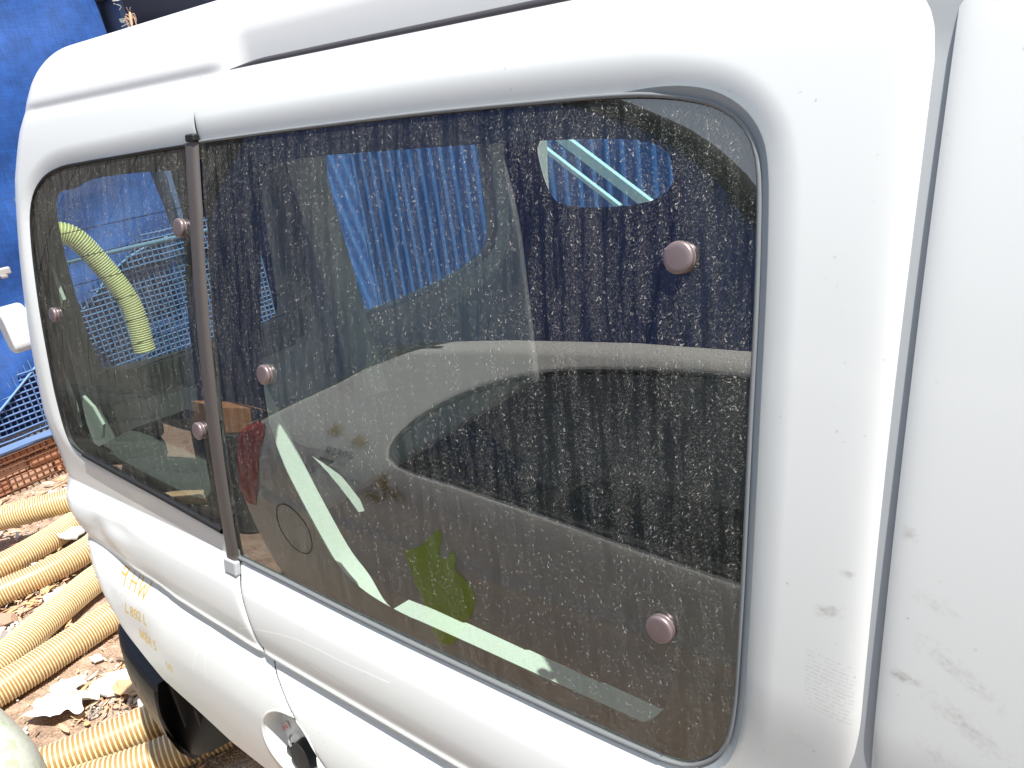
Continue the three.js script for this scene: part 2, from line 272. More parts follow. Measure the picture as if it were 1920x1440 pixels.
// rear door skin, with two window openings
const rearWinA = smooth([[-.085, 1.53], [-.50, 1.53], [-.53, 1.47], [-.52, 1.17], [-.48, 1.125], [-.075, 1.155], [-.055, 1.19], [-.06, 1.48]], 2), rearWinB = smooth([[-.72, 1.53], [-1.26, 1.50], [-1.31, 1.46], [-1.33, 1.20], [-1.28, 1.08], [-.73, 1.06], [-.70, 1.10], [-.69, 1.48]], 2);
const sdRA = sdfPoly(rearWinA), sdRB = sdfPoly(rearWinB);
const rearX = (y) => -1.618 + .05 * sstep(1.2, 1.75, y);
{
  const P = (z, y) => [rearX(y) + .10 * sstep(-.10, .04, z) ** 2 + .10 * sstep(-1.45, -1.6, z), y, z];
  mesh('rear_door', sheet(-1.56, .02, 120, .50, 1.69, 110, P, (z, y) => Math.min(sdRA(z, y), sdRB(z, y), .02 - Math.max(0, (y - 1.1) * .19 - .0) - z + .0)), paintPlain, van, 'white rear doors seen edge on');
  const tint = phy(.80, .90, .90, 0, { transmission: 1, thickness: 0, ior: 1.5, side: DS });
  mesh('rear_window', sheet(-.54, -.05, 8, 1.05, 1.54, 8, (z, y) => [rearX(y) + .004, y, z], (z, y) => -sdRA(z, y)), tint, van);
  mesh('rear_window', sheet(-1.34, -.68, 8, 1.05, 1.54, 8, (z, y) => [rearX(y) + .004, y, z], (z, y) => -sdRB(z, y)), tint, van);
  // heater lines on the first pane
  const lines = []; for (let k = 0; k < 7; k++) lines.push(box(.0012, .0014, .46, -1.60 + .012 * 0, 1.44 - .05 * k, -.29));
  mesh('heater_lines', merge(lines.map((b, k) => b.translate(rearX(1.44 - .05 * k) + 1.608, 0, 0))), darkTrim, van);
  // hinge cover standing off the rear corner
  const hg = new THREE.ExtrudeGeometry((() => { const s = new THREE.Shape(); s.moveTo(-.02, .055); s.quadraticCurveTo(.012, .06, .02, .03); s.lineTo(.028, -.03); s.quadraticCurveTo(.03, -.05, .01, -.05); s.lineTo(-.006, -.045); s.quadraticCurveTo(-.024, 0, -.02, .055); return s; })(), { depth: .05, bevelEnabled: true, bevelSize: .006, bevelThickness: .006, bevelSegments: 3 });
  hg.scale(.75, .75, .75); hg.translate(-1.665, 1.279, .014); mesh('hinge_cover', hg, paintPlain, van, 'white hinge cover standing off the rear corner');
}

// ------------------------------------------------------------------ van windows
const clear = smooth([[-.80, .054], [-.5019, .0545], [-.3265, .052], [-.285, .0426], [-.2647, .01], [-.2602, -.1059], [-.2569, -.258], [-.2600, -.3843], [-.2640, -.4264], [-.2917, -.4618], [-.3314, -.4607], [-.4823, -.456], [-.6305, -.457], [-.7033, -.4381], [-.7447, -.3919], [-.7942, -.3177], [-.8213, -.2528], [-.8197, -.1648], [-.8100, -.0491], [-.806, .03]], 2);
const qclear = smooth([[-1.30, .03], [-1.2491, .047], [-1.0205, .0508], [-.984, .046], [-.984, .01], [-.984, -.19], [-.982, -.3413], [-.986, -.417], [-1.1296, -.412], [-1.3004, -.3978], [-1.39, -.385], [-1.42, -.32], [-1.43, -.18], [-1.43, -.03], [-1.39, .03]], 2);
const sdClear = sdfPoly(clear), sdQClear = sdfPoly(qclear);
const glass = phy(.78, .90, .83, 0, { transmission: 1, thickness: 0, ior: 2.5, side: DS });
const frit = std(.012, .012, .013, .35, { side: DS });
const qCorner = (x, s) => corner(x, s) * .6;
const gP = (o) => (x, s) => L(x, s, glassD(s) + o + (x < -1.2 ? corner(x - .0, s) : 0));
// dust: pale specks, squiggles and run marks on a thin film
function dustTex(seed, w, h, mx, my) { // mx,my metres
  const r = rng(seed), a = new Float32Array(w * h), pm = w / mx;
  const streak = (x, y) => N3(x * 95, y * 9, seed) * .6 + N3(x * 260, y * 26, seed + 3) * .4;
  for (let j = 0; j < h; j++) for (let i = 0; i < w; i++) {
    const x = i / w * mx, y = j / h * my, sx = x + y * .08;
    const k = streak(sx, y), m = N3(sx * 14, y * 7, seed + 9);
    a[j * w + i] = clamp(.018 + .036 * k + .012 * m + .03 * N3(x * 700, y * 700, 1), .006, .16);
  }
  const stamp = (x, y, rad, al) => { const R = Math.ceil(rad + 1); for (let q = -R; q <= R; q++) for (let p = -R; p <= R; p++) { const xx = Math.round(x) + p, yy = Math.round(y) + q; if (xx < 0 || yy < 0 || xx >= w || yy >= h) continue; const d = Math.hypot(xx - x, yy - y), f = clamp(rad + .5 - d, 0, 1) * al; const k = yy * w + xx; if (f > a[k]) a[k] = f; } };
  const n = Math.round(mx * my * 360000);
  for (let i = 0; i < n; i++) {
    const x = r() * w, y = r() * h, k = streak(x / w * mx + y / h * my * .08, y / h * my), big = r();
    if (k < -.18 && r() < .8) continue;
    const al = (.38 + .6 * r()) * (.6 + .6 * sstep(-.3, .3, k));
    if (big < .968) stamp(x, y, (.11 + .25 * r() * r() * r()) * .001 * pm, al);
    else { let px = x, py = y, an = Math.PI / 2 + (r() - .5) * 2.2; const len = 2 + r() * 4; for (let q = 0; q < len; q++) { stamp(px, py, .20 * .001 * pm, al * 1.1); px += Math.cos(an) * .45 * .001 * pm; py -= Math.sin(an) * .45 * .001 * pm; an += (r() - .5) * .9; } if (r() < .3) stamp(px, py, .40 * .001 * pm, al * 1.2); }
  }
  return dataTex(w, h, (u, v, i, j) => { const k = a[j * w + i]; return [k, k, k]; }, false, false);
}
const dustMat = (t) => new THREE.MeshStandardMaterial({ color: col(.70, .67, .63), roughness: 1, alphaMap: t, transparent: true, side: DS });
function windowPart(name, label, poly, sd, sdc, range, dustSeed, res, knobs, sealMat) {
  const [x0, x1, s0, s1] = range;
  const w = mesh(name, sheet(x0, x1, 120, s0, s1, 100, gP(0), (x, s) => -sd(x, s)), glass, van, label);
  mesh('ceramic_border', sheet(x0, x1, 240, s0, s1, 200, gP(-.0035), (x, s) => Math.min(-sd(x, s), sdc(x, s))), frit, w);
  const dt = dustTex(dustSeed, res[0], res[1], x1 - x0, s1 - s0);
  mesh('dust', sheet(x0, x1, 120, s0, s1, 100, gP(.0012), (x, s) => -sd(x, s) - .002, (x, s) => [(x - x0) / (x1 - x0), (s - s0) / (s1 - s0)]), dustMat(dt), w, 'pale dried dust and rain marks on the glass');
  for (const [x, s, r] of knobs) {
    const pts = [[0, .0078], [r * .6, .0077], [r * .84, .0073], [r * .95, .0064], [r, .0050], [r * .99, .0030], [r * .93, .0026], [r * .93, .0006], [r * .97, .0001]].map(([a, b]) => new THREE.Vector2(a, b)).reverse();
    const g = new THREE.LatheGeometry(pts, 40); g.rotateX(Math.PI / 2);
    const o = L(x, s, glassD(s) + (x < -1.2 ? corner(x, s) : 0)), slope = -(-2 * .017 * (s + .2) / .285 ** 2), ang = -T + Math.atan(-slope) * 1;
    g.rotateX(ang); g.translate(...o);
    mesh('latch_cap', g, knobMat, w);
  }
  return w;
}
const knobMat = phy(.26, .20, .205, .38, { metalness: .55, clearcoat: .2, clearcoatRoughness: .3, side: DS });
const win1 = windowPart('sliding_door_window', 'long tinted side window covered in dried rain dust', big, sdBig, sdClear, [-.945, -.195, -.492, .09], 5, [2048, 1590], [[-.2655, -.0393, .0125], [-.2690, -.3473, .0125], [-.807, -.1975, .0125]]);
const win2 = windowPart('rear_quarter_window', 'dusty tinted rear quarter window with rounded corner', quarter, sdQuarter, sdQClear, [-1.475, -.945, -.455, .085], 8, [1400, 1420], [[-.9810, -.0247, .0125], [-1.404, -.1717, .0125], [-.978, -.2992, .0125]]);
mesh('front_door_window', sheet(.12, 1.02, 40, -.48, .08, 30, gP(0), (x, s) => -sdFW(x, s)), glass, van);
// seals round the glass
const sealGrey = std(.20, .21, .22, .5, { side: DS }), sealBlack = std(.012, .012, .013, .5, { side: DS });
const ring = (pts, o, r, extra = 0) => tube(pts.map(([x, s]) => V(...L(x, s, glassD(s) + o + (x < -1.2 ? corner(x, s) : 0)))), r, pts.length * 5, 6);
mesh('window_seal', ring(big.slice(0, 22), .002, .0022), sealGrey, win1);
mesh('window_seal', ring(big.slice(21, 27), .0015, .0030), std(.16, .17, .18, .5), win1);
mesh('window_seal', ring(quarter.slice(0, 15), .0018, .0022), sealBlack, win2);
mesh('window_seal', ring(quarter.slice(14, 18), .002, .0048), sealBlack, win2);
// broad grey lip at the front end of the long window
mesh('window_lip', sheet(-.37, -.17, 160, -.50, .115, 240, (x, s) => L(x, s, glassD(s) + .0018 + .006 * sstep(0, .010, sdBig(x, s))), (x, s) => { const q = sdBig(x, s); return Math.min(q - .0005, .0085 * sstep(-.36, -.25, x) * sstep(-.487, -.45, s) - q); }), std(.33, .37, .40, .35), win1);
// dark cover strip on the pillar between the windows
{
  const mid = (s) => lin([[-.4815, -.9465], [-.4165, -.942], [-.3122, -.938], [-.2145, -.936], [-.1149, -.9365], [-.006, -.9396], [.081, -.9485]])(s);
  const g = sheet(-1, 1, 12, -.486, .0805, 60, (t, s) => L(mid(s) + .0135 * t, s, glassD(s) + .0075 * Math.pow(1 - Math.abs(t) ** 4 * .98, .5) + .0006));
  mesh('pillar_strip', g, std(.085, .075, .072, .45, { side: DS }), van, 'dark brown cover strip between the two side windows');
  const e = new THREE.BufferGeometry(); const f = rbox(.030, .022, .010, .003, -.9455, 0, 0); const o = L(0, -.497, glassD(-.497) + .002); f.rotateX(-T); f.translate(0, o[1], o[2]); mesh('strip_end', f, jamb, van);
  const top = rbox(.020, .010, .010, .003, -.943, 0, 0); const o2 = L(0, .086, .006); top.rotateX(-T).translate(0, o2[1], o2[2]); mesh('strip_end', top, sealBlack, van);
}

// ------------------------------------------------------------------ fuel filler, bumper, wheel
{
  const d0 = (x, s) => bodyD(x, s);
  const f = new THREE.Group(); f.name = 'fuel_filler'; van.add(f); f.userData.label = 'round fuel filler recess with its flap missing';
  const white = phy(.72, .72, .70, .45, { side: DS, clearcoat: .2 });
  const dep = .031;
  mesh('recess_wall', sheet(0, Math.PI * 2, 64, 0, 1, 8, (a, t) => { const k = 1 - .08 * t, x = FUEL[0] + FR[0] * k * Math.cos(a), s = FUEL[1] + FR[1] * k * Math.sin(a), x0 = FUEL[0] + FR[0] * Math.cos(a), s0 = FUEL[1] + FR[1] * Math.sin(a); return L(x, s, lerp(d0(x0, s0) + .0005, lowProfile(FUEL[1]) - dep, t)); }), white, f);
  mesh('recess_rim', tube(Array.from({ length: 40 }, (_, i) => { const a = i / 40 * Math.PI * 2, x = FUEL[0] + (FR[0] + .001) * Math.cos(a), s = FUEL[1] + (FR[1] + .001) * Math.sin(a); return V(...L(x, s, d0(x, s) - .0012)); }), .0024, 120, 8, true), white, f);
  mesh('recess_back', sheet(-1, 1, 20, -1, 1, 20, (p, q) => L(FUEL[0] + p * FR[0], FUEL[1] + q * FR[1], lowProfile(FUEL[1]) - dep + .001), (p, q) => .95 - Math.hypot(p, q)), white, f);
  const lab = canvasTex(256, 80, (g, w, h) => { g.fillStyle = '#d9c9c6'; g.fillRect(0, 0, w, h); g.fillStyle = '#b3232c'; g.font = 'bold 62px sans-serif'; g.textAlign = 'center'; g.textBaseline = 'middle'; g.fillText('DIESEL', w / 2, h / 2 + 2); });
  mesh('fuel_label', sheet(0, 1, 2, 0, 1, 2, (p, q) => L(FUEL[0] - .0575 + .020 * p - .0065 * q, FUEL[1] - .0190 + .018 * p + .0075 * q, lowProfile(FUEL[1]) - dep + .0028)), std(1, 1, 1, .6, { map: lab }), f, 'red DIESEL label');
  const at = (x, s, d) => L(FUEL[0] + x, FUEL[1] + s, lowProfile(FUEL[1]) - dep + d);
  mesh('filler_cap', new THREE.CylinderGeometry(.020, .022, .016, 24).rotateX(Math.PI / 2 - T).translate(...at(.002, -.022, .010)), blackPlastic, f);
  mesh('latch', rbox(.012, .010, .012, .002).rotateX(-T).translate(...at(-.030, -.029, .007)), blackPlastic, f);
  mesh('latch_bracket', tube([V(...at(-.034, -.010, .004)), V(...at(-.031, -.012, .010)), V(...at(-.027, -.020, .011)), V(...at(-.025, -.025, .006))], .0018, 20, 6), std(.6, .6, .6, .35, { metalness: .6 }), f);
}
{
  // bumper: swept round the rear corner; its side end is open
  const path = new THREE.CatmullRomCurve3([V(-1.80, .47, -1.30), V(-1.82, .47, -.7), V(-1.82, .47, -.2), V(-1.80, .47, -.06), V(-1.745, .47, .015), V(-1.65, .47, .055), V(-1.55, .47, .075), V(-1.45, .47, .088)], false, 'centripetal');
  const prof = [[-.050, .066], [-.038, .076], [-.015, .080], [.006, .078], [.014, .068], [.018, .045], [.022, .0], [.020, -.05], [.010, -.10], [-.010, -.14], [-.030, -.145]];
  const P = (u, v) => { const c = path.getPoint(clamp(u, 0, 1)), t = path.getTangent(clamp(u, 0, 1)); const nx = -t.z, nz = t.x; const k = clamp(v, 0, .99999) * (prof.length - 1), i = Math.floor(k), f = k - i, a = lerp(prof[i][0], prof[i + 1][0], f), b = lerp(prof[i][1], prof[i + 1][1], f); const dir = Math.sign(nx * -1 + nz * 0 || 1); return [c.x + nx * a * 1, c.y + b, c.z + nz * a * 1]; };
  const g = sheet(0, 1, 90, 0, 1, 40, P);
  const n = tileNoise(21, 64), tx = dataTex(256, 256, (u, v) => { const k = n(u, v); const dirt = sstep(.40, .62, v) * sstep(.2, .7, n(u * .5, v * .5) + .35); return [lerp(.17, .62, dirt) * (.9 + .2 * k), lerp(.175, .56, dirt) * (.9 + .2 * k), lerp(.185, .49, dirt) * (.9 + .2 * k)]; });
  const b = mesh('bumper', g, std(1, 1, 1, .6, { map: tx, side: DS }), van, 'black rear bumper end caked with dust, broken open');
  mesh('bumper_rib', rbox(.012, .14, .05, .004, -1.458, .46, .045), blackPlastic, b);
  mesh('bumper_rib', rbox(.012, .12, .05, .004, -1.40, .42, .035), blackPlastic, b);
  // liner: dark moulded sheet behind the bumper end
  const lp = sdfPoly(smooth([[-1.62, .56], [-1.60, .36], [-1.52, .335], [-1.44, .35], [-1.36, .395], [-1.27, .46], [-1.20, .54], [-1.16, .64], [-1.2, .78], [-1.42, .78], [-1.50, .66]], 2));
  mesh('wheel_arch_liner', sheet(-1.72, -1.12, 60, .32, .80, 50, (x, y) => [x, y, .045 - .05 * ((x + 1.42) / .3) ** 2 + .035 * sstep(.50, .36, y) - .06 * sstep(.55, .75, y)], (x, y) => -lp(x, y)), blackPlastic, van, 'black plastic liner hanging below the rear quarter');
  // rear wheel
  const wx = -.42, wy = .30;
  const wh = new THREE.Group(); wh.name = 'wheel'; van.add(wh); wh.position.set(wx, wy, -.06);
  const ty = [[.19, -.09], [.26, -.095], [.288, -.085], [.30, -.06], [.30, .06], [.288, .085], [.26, .095], [.19, .09]].map(([a, c]) => new THREE.Vector2(a, c));
  mesh('tyre', new THREE.LatheGeometry(ty, 48).rotateX(Math.PI / 2), std(.02, .02, .02, .9, { side: DS }), wh);
  mesh('rim', new THREE.LatheGeometry([[.0, .05], [.04, .055], [.06, .03], [.15, .045], [.185, .08], [.195, .085]].map(([a, c]) => new THREE.Vector2(a, c)), 32).rotateX(Math.PI / 2), std(.45, .45, .46, .4, { metalness: .6, side: DS }), wh);
  const w2 = wh.clone(); van.add(w2); w2.position.z = -1.40; w2.rotation.y = Math.PI;
  const w3 = wh.clone(); van.add(w3); w3.position.x = 2.1; const w4 = w2.clone(); van.add(w4); w4.position.x = 2.1;
  // shell: floor and wheel-house side so that the underside is closed
  mesh('underbody', rbox(4.2, .10, 1.30, .02, .6, .42, -.78), darkTrim, van);
  mesh('inner_side', merge([box(.34, .5, .02, -1.22, .75, -.055)]), darkTrim, van);
}
// van front half, simply, beyond the frame
mesh('bonnet', rbox(1.0, .45, 1.5, .12, 2.05, .78, -.75), paintPlain, van);
mesh('windscreen', sheet(0, 1, 4, -1.35, -.12, 4, (t, z) => [1.06 + .62 * t, 1.70 - .70 * t, z]), glass, van);
mesh('front_wing', rbox(.56, .55, .05, .02, 1.32, .74, .06), paintPlain, van);

// ------------------------------------------------------------------ van interior
{
  const grey = std(.30, .31, .30, .85, { side: DS }), pale = std(.80, .81, .78, .75, { side: DS }), dark = std(.065, .065, .067, .9, { side: DS }), cloth = std(.34, .34, .33, .95, { side: DS });
  const farWin = smooth([[-1.46, 1.46], [-1.06, 1.46], [-1.02, 1.38], [-1.03, 1.22], [-1.42, 1.20], [-1.47, 1.28]], 2), farWin2 = smooth([[-.88, 1.50], [-.12, 1.50], [-.10, 1.10], [-.88, 1.06]], 2), sa = sdfPoly(farWin), sb = sdfPoly(farWin2);
  mesh('far_side_wall', sheet(-1.60, 1.05, 180, .45, 1.72, 90, (x, y) => [x, y, -1.47 + .10 * sstep(1.1, 1.72, y)], (x, y) => Math.min(sa(x, y), sb(x, y))), dark, van);
  mesh('far_side_window', sheet(-.92, -.06, 8, 1.03, 1.52, 8, (x, y) => [x, y, -1.475 + .10 * sstep(1.1, 1.72, y)], (x, y) => -sb(x, y)), phy(.75, .88, .85, 0, { transmission: 1, thickness: 0, ior: 1.5, side: DS }), van);
  mesh('far_side_window', sheet(-1.48, -1.01, 8, 1.19, 1.47, 8, (x, y) => [x, y, -1.475 + .10 * sstep(1.1, 1.72, y)], (x, y) => -sa(x, y)), phy(.7, .85, .85, 0, { transmission: 1, thickness: 0, ior: 1.5, side: DS }), van);
  mesh('headliner', box(2.6, .012, 1.22, -.28, 1.685, -.74), cloth, van);
  mesh('cargo_floor', box(2.6, .02, 1.34, -.28, .60, -.77), dark, van);
  // inner trims round the rear door windows
  const fr = (sd, z0, z1) => sheet(z0, z1, 60, .62, 1.62, 80, (z, y) => [-1.575 + .05 * sstep(1.2, 1.75, y), y, z], (z, y) => Math.min(sd(z, y) - .004, sd(z, y) < .075 ? 1 : -1));
  mesh('rear_door_trim', fr(sdRA, -.62, .0), grey, van);
  mesh('rear_door_trim', fr(sdRB, -1.44, -.60), pale, van);
  mesh('rear_pillar_trim', sheet(0, 1, 8, 0, 1, 30, (a, t) => [-1.54 + .04 * t - .02 * Math.sin(a * 3.14), 1.50 - .62 * t, -.57 - .10 * a - .03 * t]), pale, van);
  // sill ledge inside the long window: rises at the rear over the wheel house
  const ly = table([[-.985, 1.25], [-.96, 1.18], [-.935, 1.112], [-.90, 1.035], [-.865, .972], [-.82, .938], [-.77, .927], [-.70, .930], [-.45, .929], [-.25, .928]]);
  mesh('window_ledge', sheet(-.985, -.27, 140, 0, 1, 10, (x, t) => { const zi = x < -.757 ? lerp(-.018, -.044, sstep(-.757, -.85, x)) : -.044 + .008 * ((x + .757) * 3 % .33); return [x, ly(x) - .001 * t, lerp(-.014, zi, t)]; }), pale, van, 'pale sunlit ledge inside the window');
  mesh('ledge_skirt', sheet(-.99, -.25, 80, 0, 1, 10, (x, t) => [x + .02 * t * sstep(-.76, -.9, x), ly(x) - .0015 - .07 * t, -.0145 + .075 * t - .01 * t * t]), std(.060, .066, .062, .8, { side: DS }), van);
  mesh('inner_skin', sheet(-.99, -.25, 60, 0, 1, 6, (x, t) => [x, ly(x) - .003 - .32 * t, -.045 - .02 * t]), dark, van);
  mesh('trim_flap', sheet(0, 1, 24, 0, 1, 10, (a, t) => { const w = Math.min(1, 2.2 * a) * (a > .85 ? 1 - .35 * (a - .85) / .15 : 1); return [-.806 + .073 * a - .019 * t * w, 1.182 - .042 * a - .024 * a * a - .018 * t * w, .022 - .028 * t * w]; }), pale, van);
  mesh('rear_corner_trim', sheet(0, 1, 24, -.495, .10, 34, (a, s) => { const p0 = L(-1.440, s, glassD(s) - .012), p1 = [rearX(p0[1]) + .03, p0[1], -.055]; const e = a * a * (3 - 2 * a); return [lerp(p0[0], p1[0], Math.sqrt(a)), p0[1], lerp(p0[2], p1[2], a * a)]; }), grey, van);
  // odds and ends by the quarter window
  mesh('quarter_ledge', sheet(-1.50, -1.0, 50, 0, 1, 10, (x, t) => [x, 1.055 + .02 * N3(x * 9, t, 4), lerp(.055, -.16, t)]), dark, van);
}
function scrap(name, label, pts, z0, dz, matl, thick = .004) {
  const sh = new THREE.Shape(pts.map(([x, y]) => new THREE.Vector2(x, y)));
  const g = new THREE.ExtrudeGeometry(sh, { depth: thick, bevelEnabled: true, bevelSize: .001, bevelThickness: .001, bevelSegments: 1 });
  const p = g.attributes.position; for (let i = 0; i < p.count; i++) p.setZ(i, p.getZ(i) + z0 + dz * (p.getY(i) - pts[0][1])); g.computeVertexNormals();
  return tagm(mesh(name, g, matl, scene), label, 'trim');
}
{
  const pale = std(.62, .64, .60, .8, { side: DS });
  scrap('trim_scrap', 'pale triangular trim scrap inside the rear quarter window', [[-1.484, 1.407], [-1.459, 1.345], [-1.476, 1.328], [-1.525, 1.320], [-1.523, 1.354]], .0, -.10, pale);
  scrap('trim_scrap', 'pale rounded trim panel low inside the rear quarter window', [[-1.575, 1.199], [-1.535, 1.205], [-1.505, 1.152], [-1.50, 1.105], [-1.535, 1.070], [-1.565, 1.09], [-1.582, 1.13]], .025, -.14, pale);
  scrap('trim_scrap', 'small curved pale trim strip inside the rear quarter window', [[-1.473, 1.165], [-1.438, 1.150], [-1.412, 1.122], [-1.425, 1.095], [-1.445, 1.118], [-1.470, 1.128]], .025, -.14, pale);
}

// ------------------------------------------------------------------ hoses
const hoseTan = phy(.36, .205, .075, .40, { clearcoat: .25, side: DS }), hoseRib = phy(.84, .72, .44, .35, { clearcoat: .3, side: DS });
const hoseTan2 = phy(.34, .31, .07, .40, { clearcoat: .25, side: DS }), hoseRib2 = phy(.74, .72, .44, .4, { clearcoat: .3, side: DS });
function hose(label, pts, R = .050, pitch = .0095, group = 'ribbed suction hoses on the ground', mats = [hoseTan, hoseRib]) {
  const c = new THREE.CatmullRomCurve3(pts.map((p) => V(...p)), false, 'centripetal'), len = c.getLength();
  const g = thing('suction_hose', label, 'hose', group);
  mesh('tube', new THREE.TubeGeometry(c, Math.ceil(len / .03), R - .0025, 20), mats[0], g);
  const RW = pitch * .235, turns = len / pitch, n = Math.ceil(turns * 16), fr = c.computeFrenetFrames(400, false), pos = [], nor = [], idx = [], k = 5;
  for (let i = 0; i <= n; i++) {
    const u = i / n, p = c.getPointAt(u), f = Math.min(399.999, u * 400), j = Math.floor(f), t = f - j, N = fr.normals[j].clone().lerp(fr.normals[j + 1], t).normalize(), B = fr.binormals[j].clone().lerp(fr.binormals[j + 1], t).normalize(), Tn = fr.tangents[j].clone().lerp(fr.tangents[j + 1], t).normalize();
    const a = turns * u * Math.PI * 2, rd = N.multiplyScalar(Math.cos(a)).addScaledVector(B, Math.sin(a));
    for (let q = 0; q < k; q++) { const th = (q / (k - 1)) * Math.PI, ca = Math.cos(th), sa = Math.sin(th); pos.push(p.x + rd.x * (R - .0035 + .0042 * sa) + Tn.x * RW * ca, p.y + rd.y * (R - .0035 + .0042 * sa) + Tn.y * RW * ca, p.z + rd.z * (R - .0035 + .0042 * sa) + Tn.z * RW * ca); nor.push(rd.x * sa + Tn.x * ca, rd.y * sa + Tn.y * ca, rd.z * sa + Tn.z * ca); }
    if (i) for (let q = 0; q < k - 1; q++) { const A = (i - 1) * k + q, B2 = A + 1, C = A + k, D = C + 1; idx.push(A, B2, C, B2, D, C); }
  }
  const h = new THREE.BufferGeometry(); h.setAttribute('position', new THREE.Float32BufferAttribute(pos, 3)); h.setAttribute('normal', new THREE.Float32BufferAttribute(nor, 3)); h.setIndex(idx);
  mesh('spiral_rib', h, mats[1], g); return g;
}
hose('yellow ribbed hose lying across the top of the others, farthest back', [[-3.95, .13, .25], [-3.68, .14, -.20], [-3.52, .14, -.48], [-3.42, .12, -.85]], .054);
hose('yellow ribbed hose half hidden under the topmost hose', [[-3.62, .05, .30], [-3.42, .05, -.06], [-3.43, .05, -.32], [-3.55, .05, -.62]], .052);
hose('yellow ribbed hose with a brown stone against its near side', [[-3.35, .05, .30], [-3.20, .05, -.03], [-3.17, .05, -.33], [-3.28, .05, -.62], [-3.5, .05, -.9]], .052);
hose('yellow ribbed hose in the middle of the ground, running to the van corner', [[-2.62, .05, .42], [-2.73, .05, .12], [-2.86, .05, -.15], [-2.93, .05, -.36], [-2.85, .05, -.7]], .052);
hose('yellow ribbed hose ending behind the black bumper', [[-2.62, .05, .45], [-2.585, .05, .17], [-2.60, .05, -.05], [-2.62, .05, -.26], [-2.55, .05, -.6]], .052);
hose('tan ribbed hose running from the pale container to under the bumper', [[-2.22, .05, .42], [-2.09, .05, .16], [-2.00, .05, -.04], [-1.92, .05, -.22], [-1.75, .05, -.55]], .052, .0125);
hose('tan ribbed hose under the van beside the bumper', [[-1.98, .05, .22], [-1.87, .05, .05], [-1.80, .05, -.10], [-1.70, .05, -.28], [-1.5, .05, -.6]], .052, .0125);
const hh = hose('green tinged hose hanging in an arc on the blue fence', [[-3.98, 1.22, -.93], [-3.95, 1.18, -1.02], [-3.92, 1.00, -1.11], [-3.88, .80, -1.16], [-3.86, .56, -1.15]], .052, .0115, null, [hoseTan2, hoseRib2]);
hose('yellow ribbed hose coiled on the ground behind the grey car', [[-3.1, .05, .75], [-3.45, .05, .95], [-3.7, .05, 1.35], [-3.6, .05, 1.8], [-3.2, .05, 1.95]], .052);

// ------------------------------------------------------------------ ground litter
{
  const r = rng(77);
  const leafG = (() => { const s = new THREE.Shape(); s.moveTo(-.5, 0); s.bezierCurveTo(-.3, .32, .1, .36, .3, .2); s.lineTo(.52, .02); s.bezierCurveTo(.3, -.22, -.1, -.35, -.5, 0); const g = new THREE.ShapeGeometry(s, 3); const p = g.attributes.position; for (let i = 0; i < p.count; i++) { const x = p.getX(i), y = p.getY(i); p.setZ(i, .35 * y * y * 2 + .25 * x * x); } g.rotateX(-Math.PI / 2); g.computeVertexNormals(); return g; })();
  const n = 2600, im = new THREE.InstancedMesh(leafG, std(1, 1, 1, .9, { side: DS }), n); im.name = 'leaf_litter'; im.castShadow = im.receiveShadow = true;
  const m = new THREE.Matrix4(), q = new THREE.Quaternion(), e = new THREE.Euler(), c = new THREE.Color();
  const heaps = [[-3.35, -.18, .16], [-3.1, -.1, .12], [-2.3, -.07, .10], [-2.2, -.16, .13], [-2.85, .02, .10], [-3.9, -.35, .25], [-1.95, -.04, .08], [-3.25, -.45, .1]];
  for (let i = 0; i < n; i++) {
    let x, z; if (r() < .62) { const h = heaps[Math.floor(r() * heaps.length)], a = r() * 6.28, d = h[2] * Math.sqrt(-Math.log(1 - r() * .95)); x = h[0] + Math.cos(a) * d; z = h[1] + Math.sin(a) * d; } else { x = -1.7 - 2.6 * r(); z = .45 - 1.5 * r(); }
    const s = .009 + .032 * r() ** 2.4 + (r() < .06 ? .025 : 0); e.set((r() - .5) * .7, r() * 6.28, (r() - .5) * .7); q.setFromEuler(e);
    m.compose(V(x, .002 + .010 * r(), z), q, V(s * (1 + r()), s, s * (.6 + .5 * r()))); im.setMatrixAt(i, m);
    const t = r(); if (t < .55) c.setRGB(.52 + .20 * r(), .32 + .12 * r(), .18 + .08 * r()); else if (t < .8) c.setRGB(.66, .50, .35); else if (t < .93) c.setRGB(.22, .15, .10); else c.setRGB(.72, .69, .64); im.setColorAt(i, c);
  }
  im.userData = { kind: 'stuff', label: 'dry brown leaf flakes scattered over the earth', category: 'leaves' }; scene.add(im);
  // small plaster crumbs, too many to count
  const cg = new THREE.IcosahedronGeometry(1, 0), im2 = new THREE.InstancedMesh(cg, std(1, 1, 1, .9), 1500); im2.name = 'plaster_crumbs'; im2.castShadow = im2.receiveShadow = true;
  const spots = [[-2.24, -.12, .09], [-2.30, -.05, .06], [-3.22, -.2, .07], [-2.98, .0, .06], [-2.9, .1, .05], [-3.55, -.4, .1]];
  for (let i = 0; i < 1500; i++) {
    let x, z; if (r() < .75) { const h = spots[Math.floor(r() * spots.length)], a = r() * 6.28, d = h[2] * Math.sqrt(-Math.log(1 - r() * .95)); x = h[0] + Math.cos(a) * d; z = h[1] + Math.sin(a) * d; } else { x = -1.8 - 2.4 * r(); z = .4 - 1.3 * r(); }
    const s = .002 + .006 * r() ** 2; e.set(r() * 6, r() * 6, r() * 6); q.setFromEuler(e); m.compose(V(x, .003, z), q, V(s * 1.4, s * .8, s)); im2.setMatrixAt(i, m); const k = .55 + .25 * r(); r() < .7 ? c.setRGB(k, k * .97, k * .92) : c.setRGB(.34, .25, .18); im2.setColorAt(i, c);
  }
  im2.userData = { kind: 'stuff', label: 'white plaster crumbs and grit on the earth', category: 'rubble' }; scene.add(im2);
}
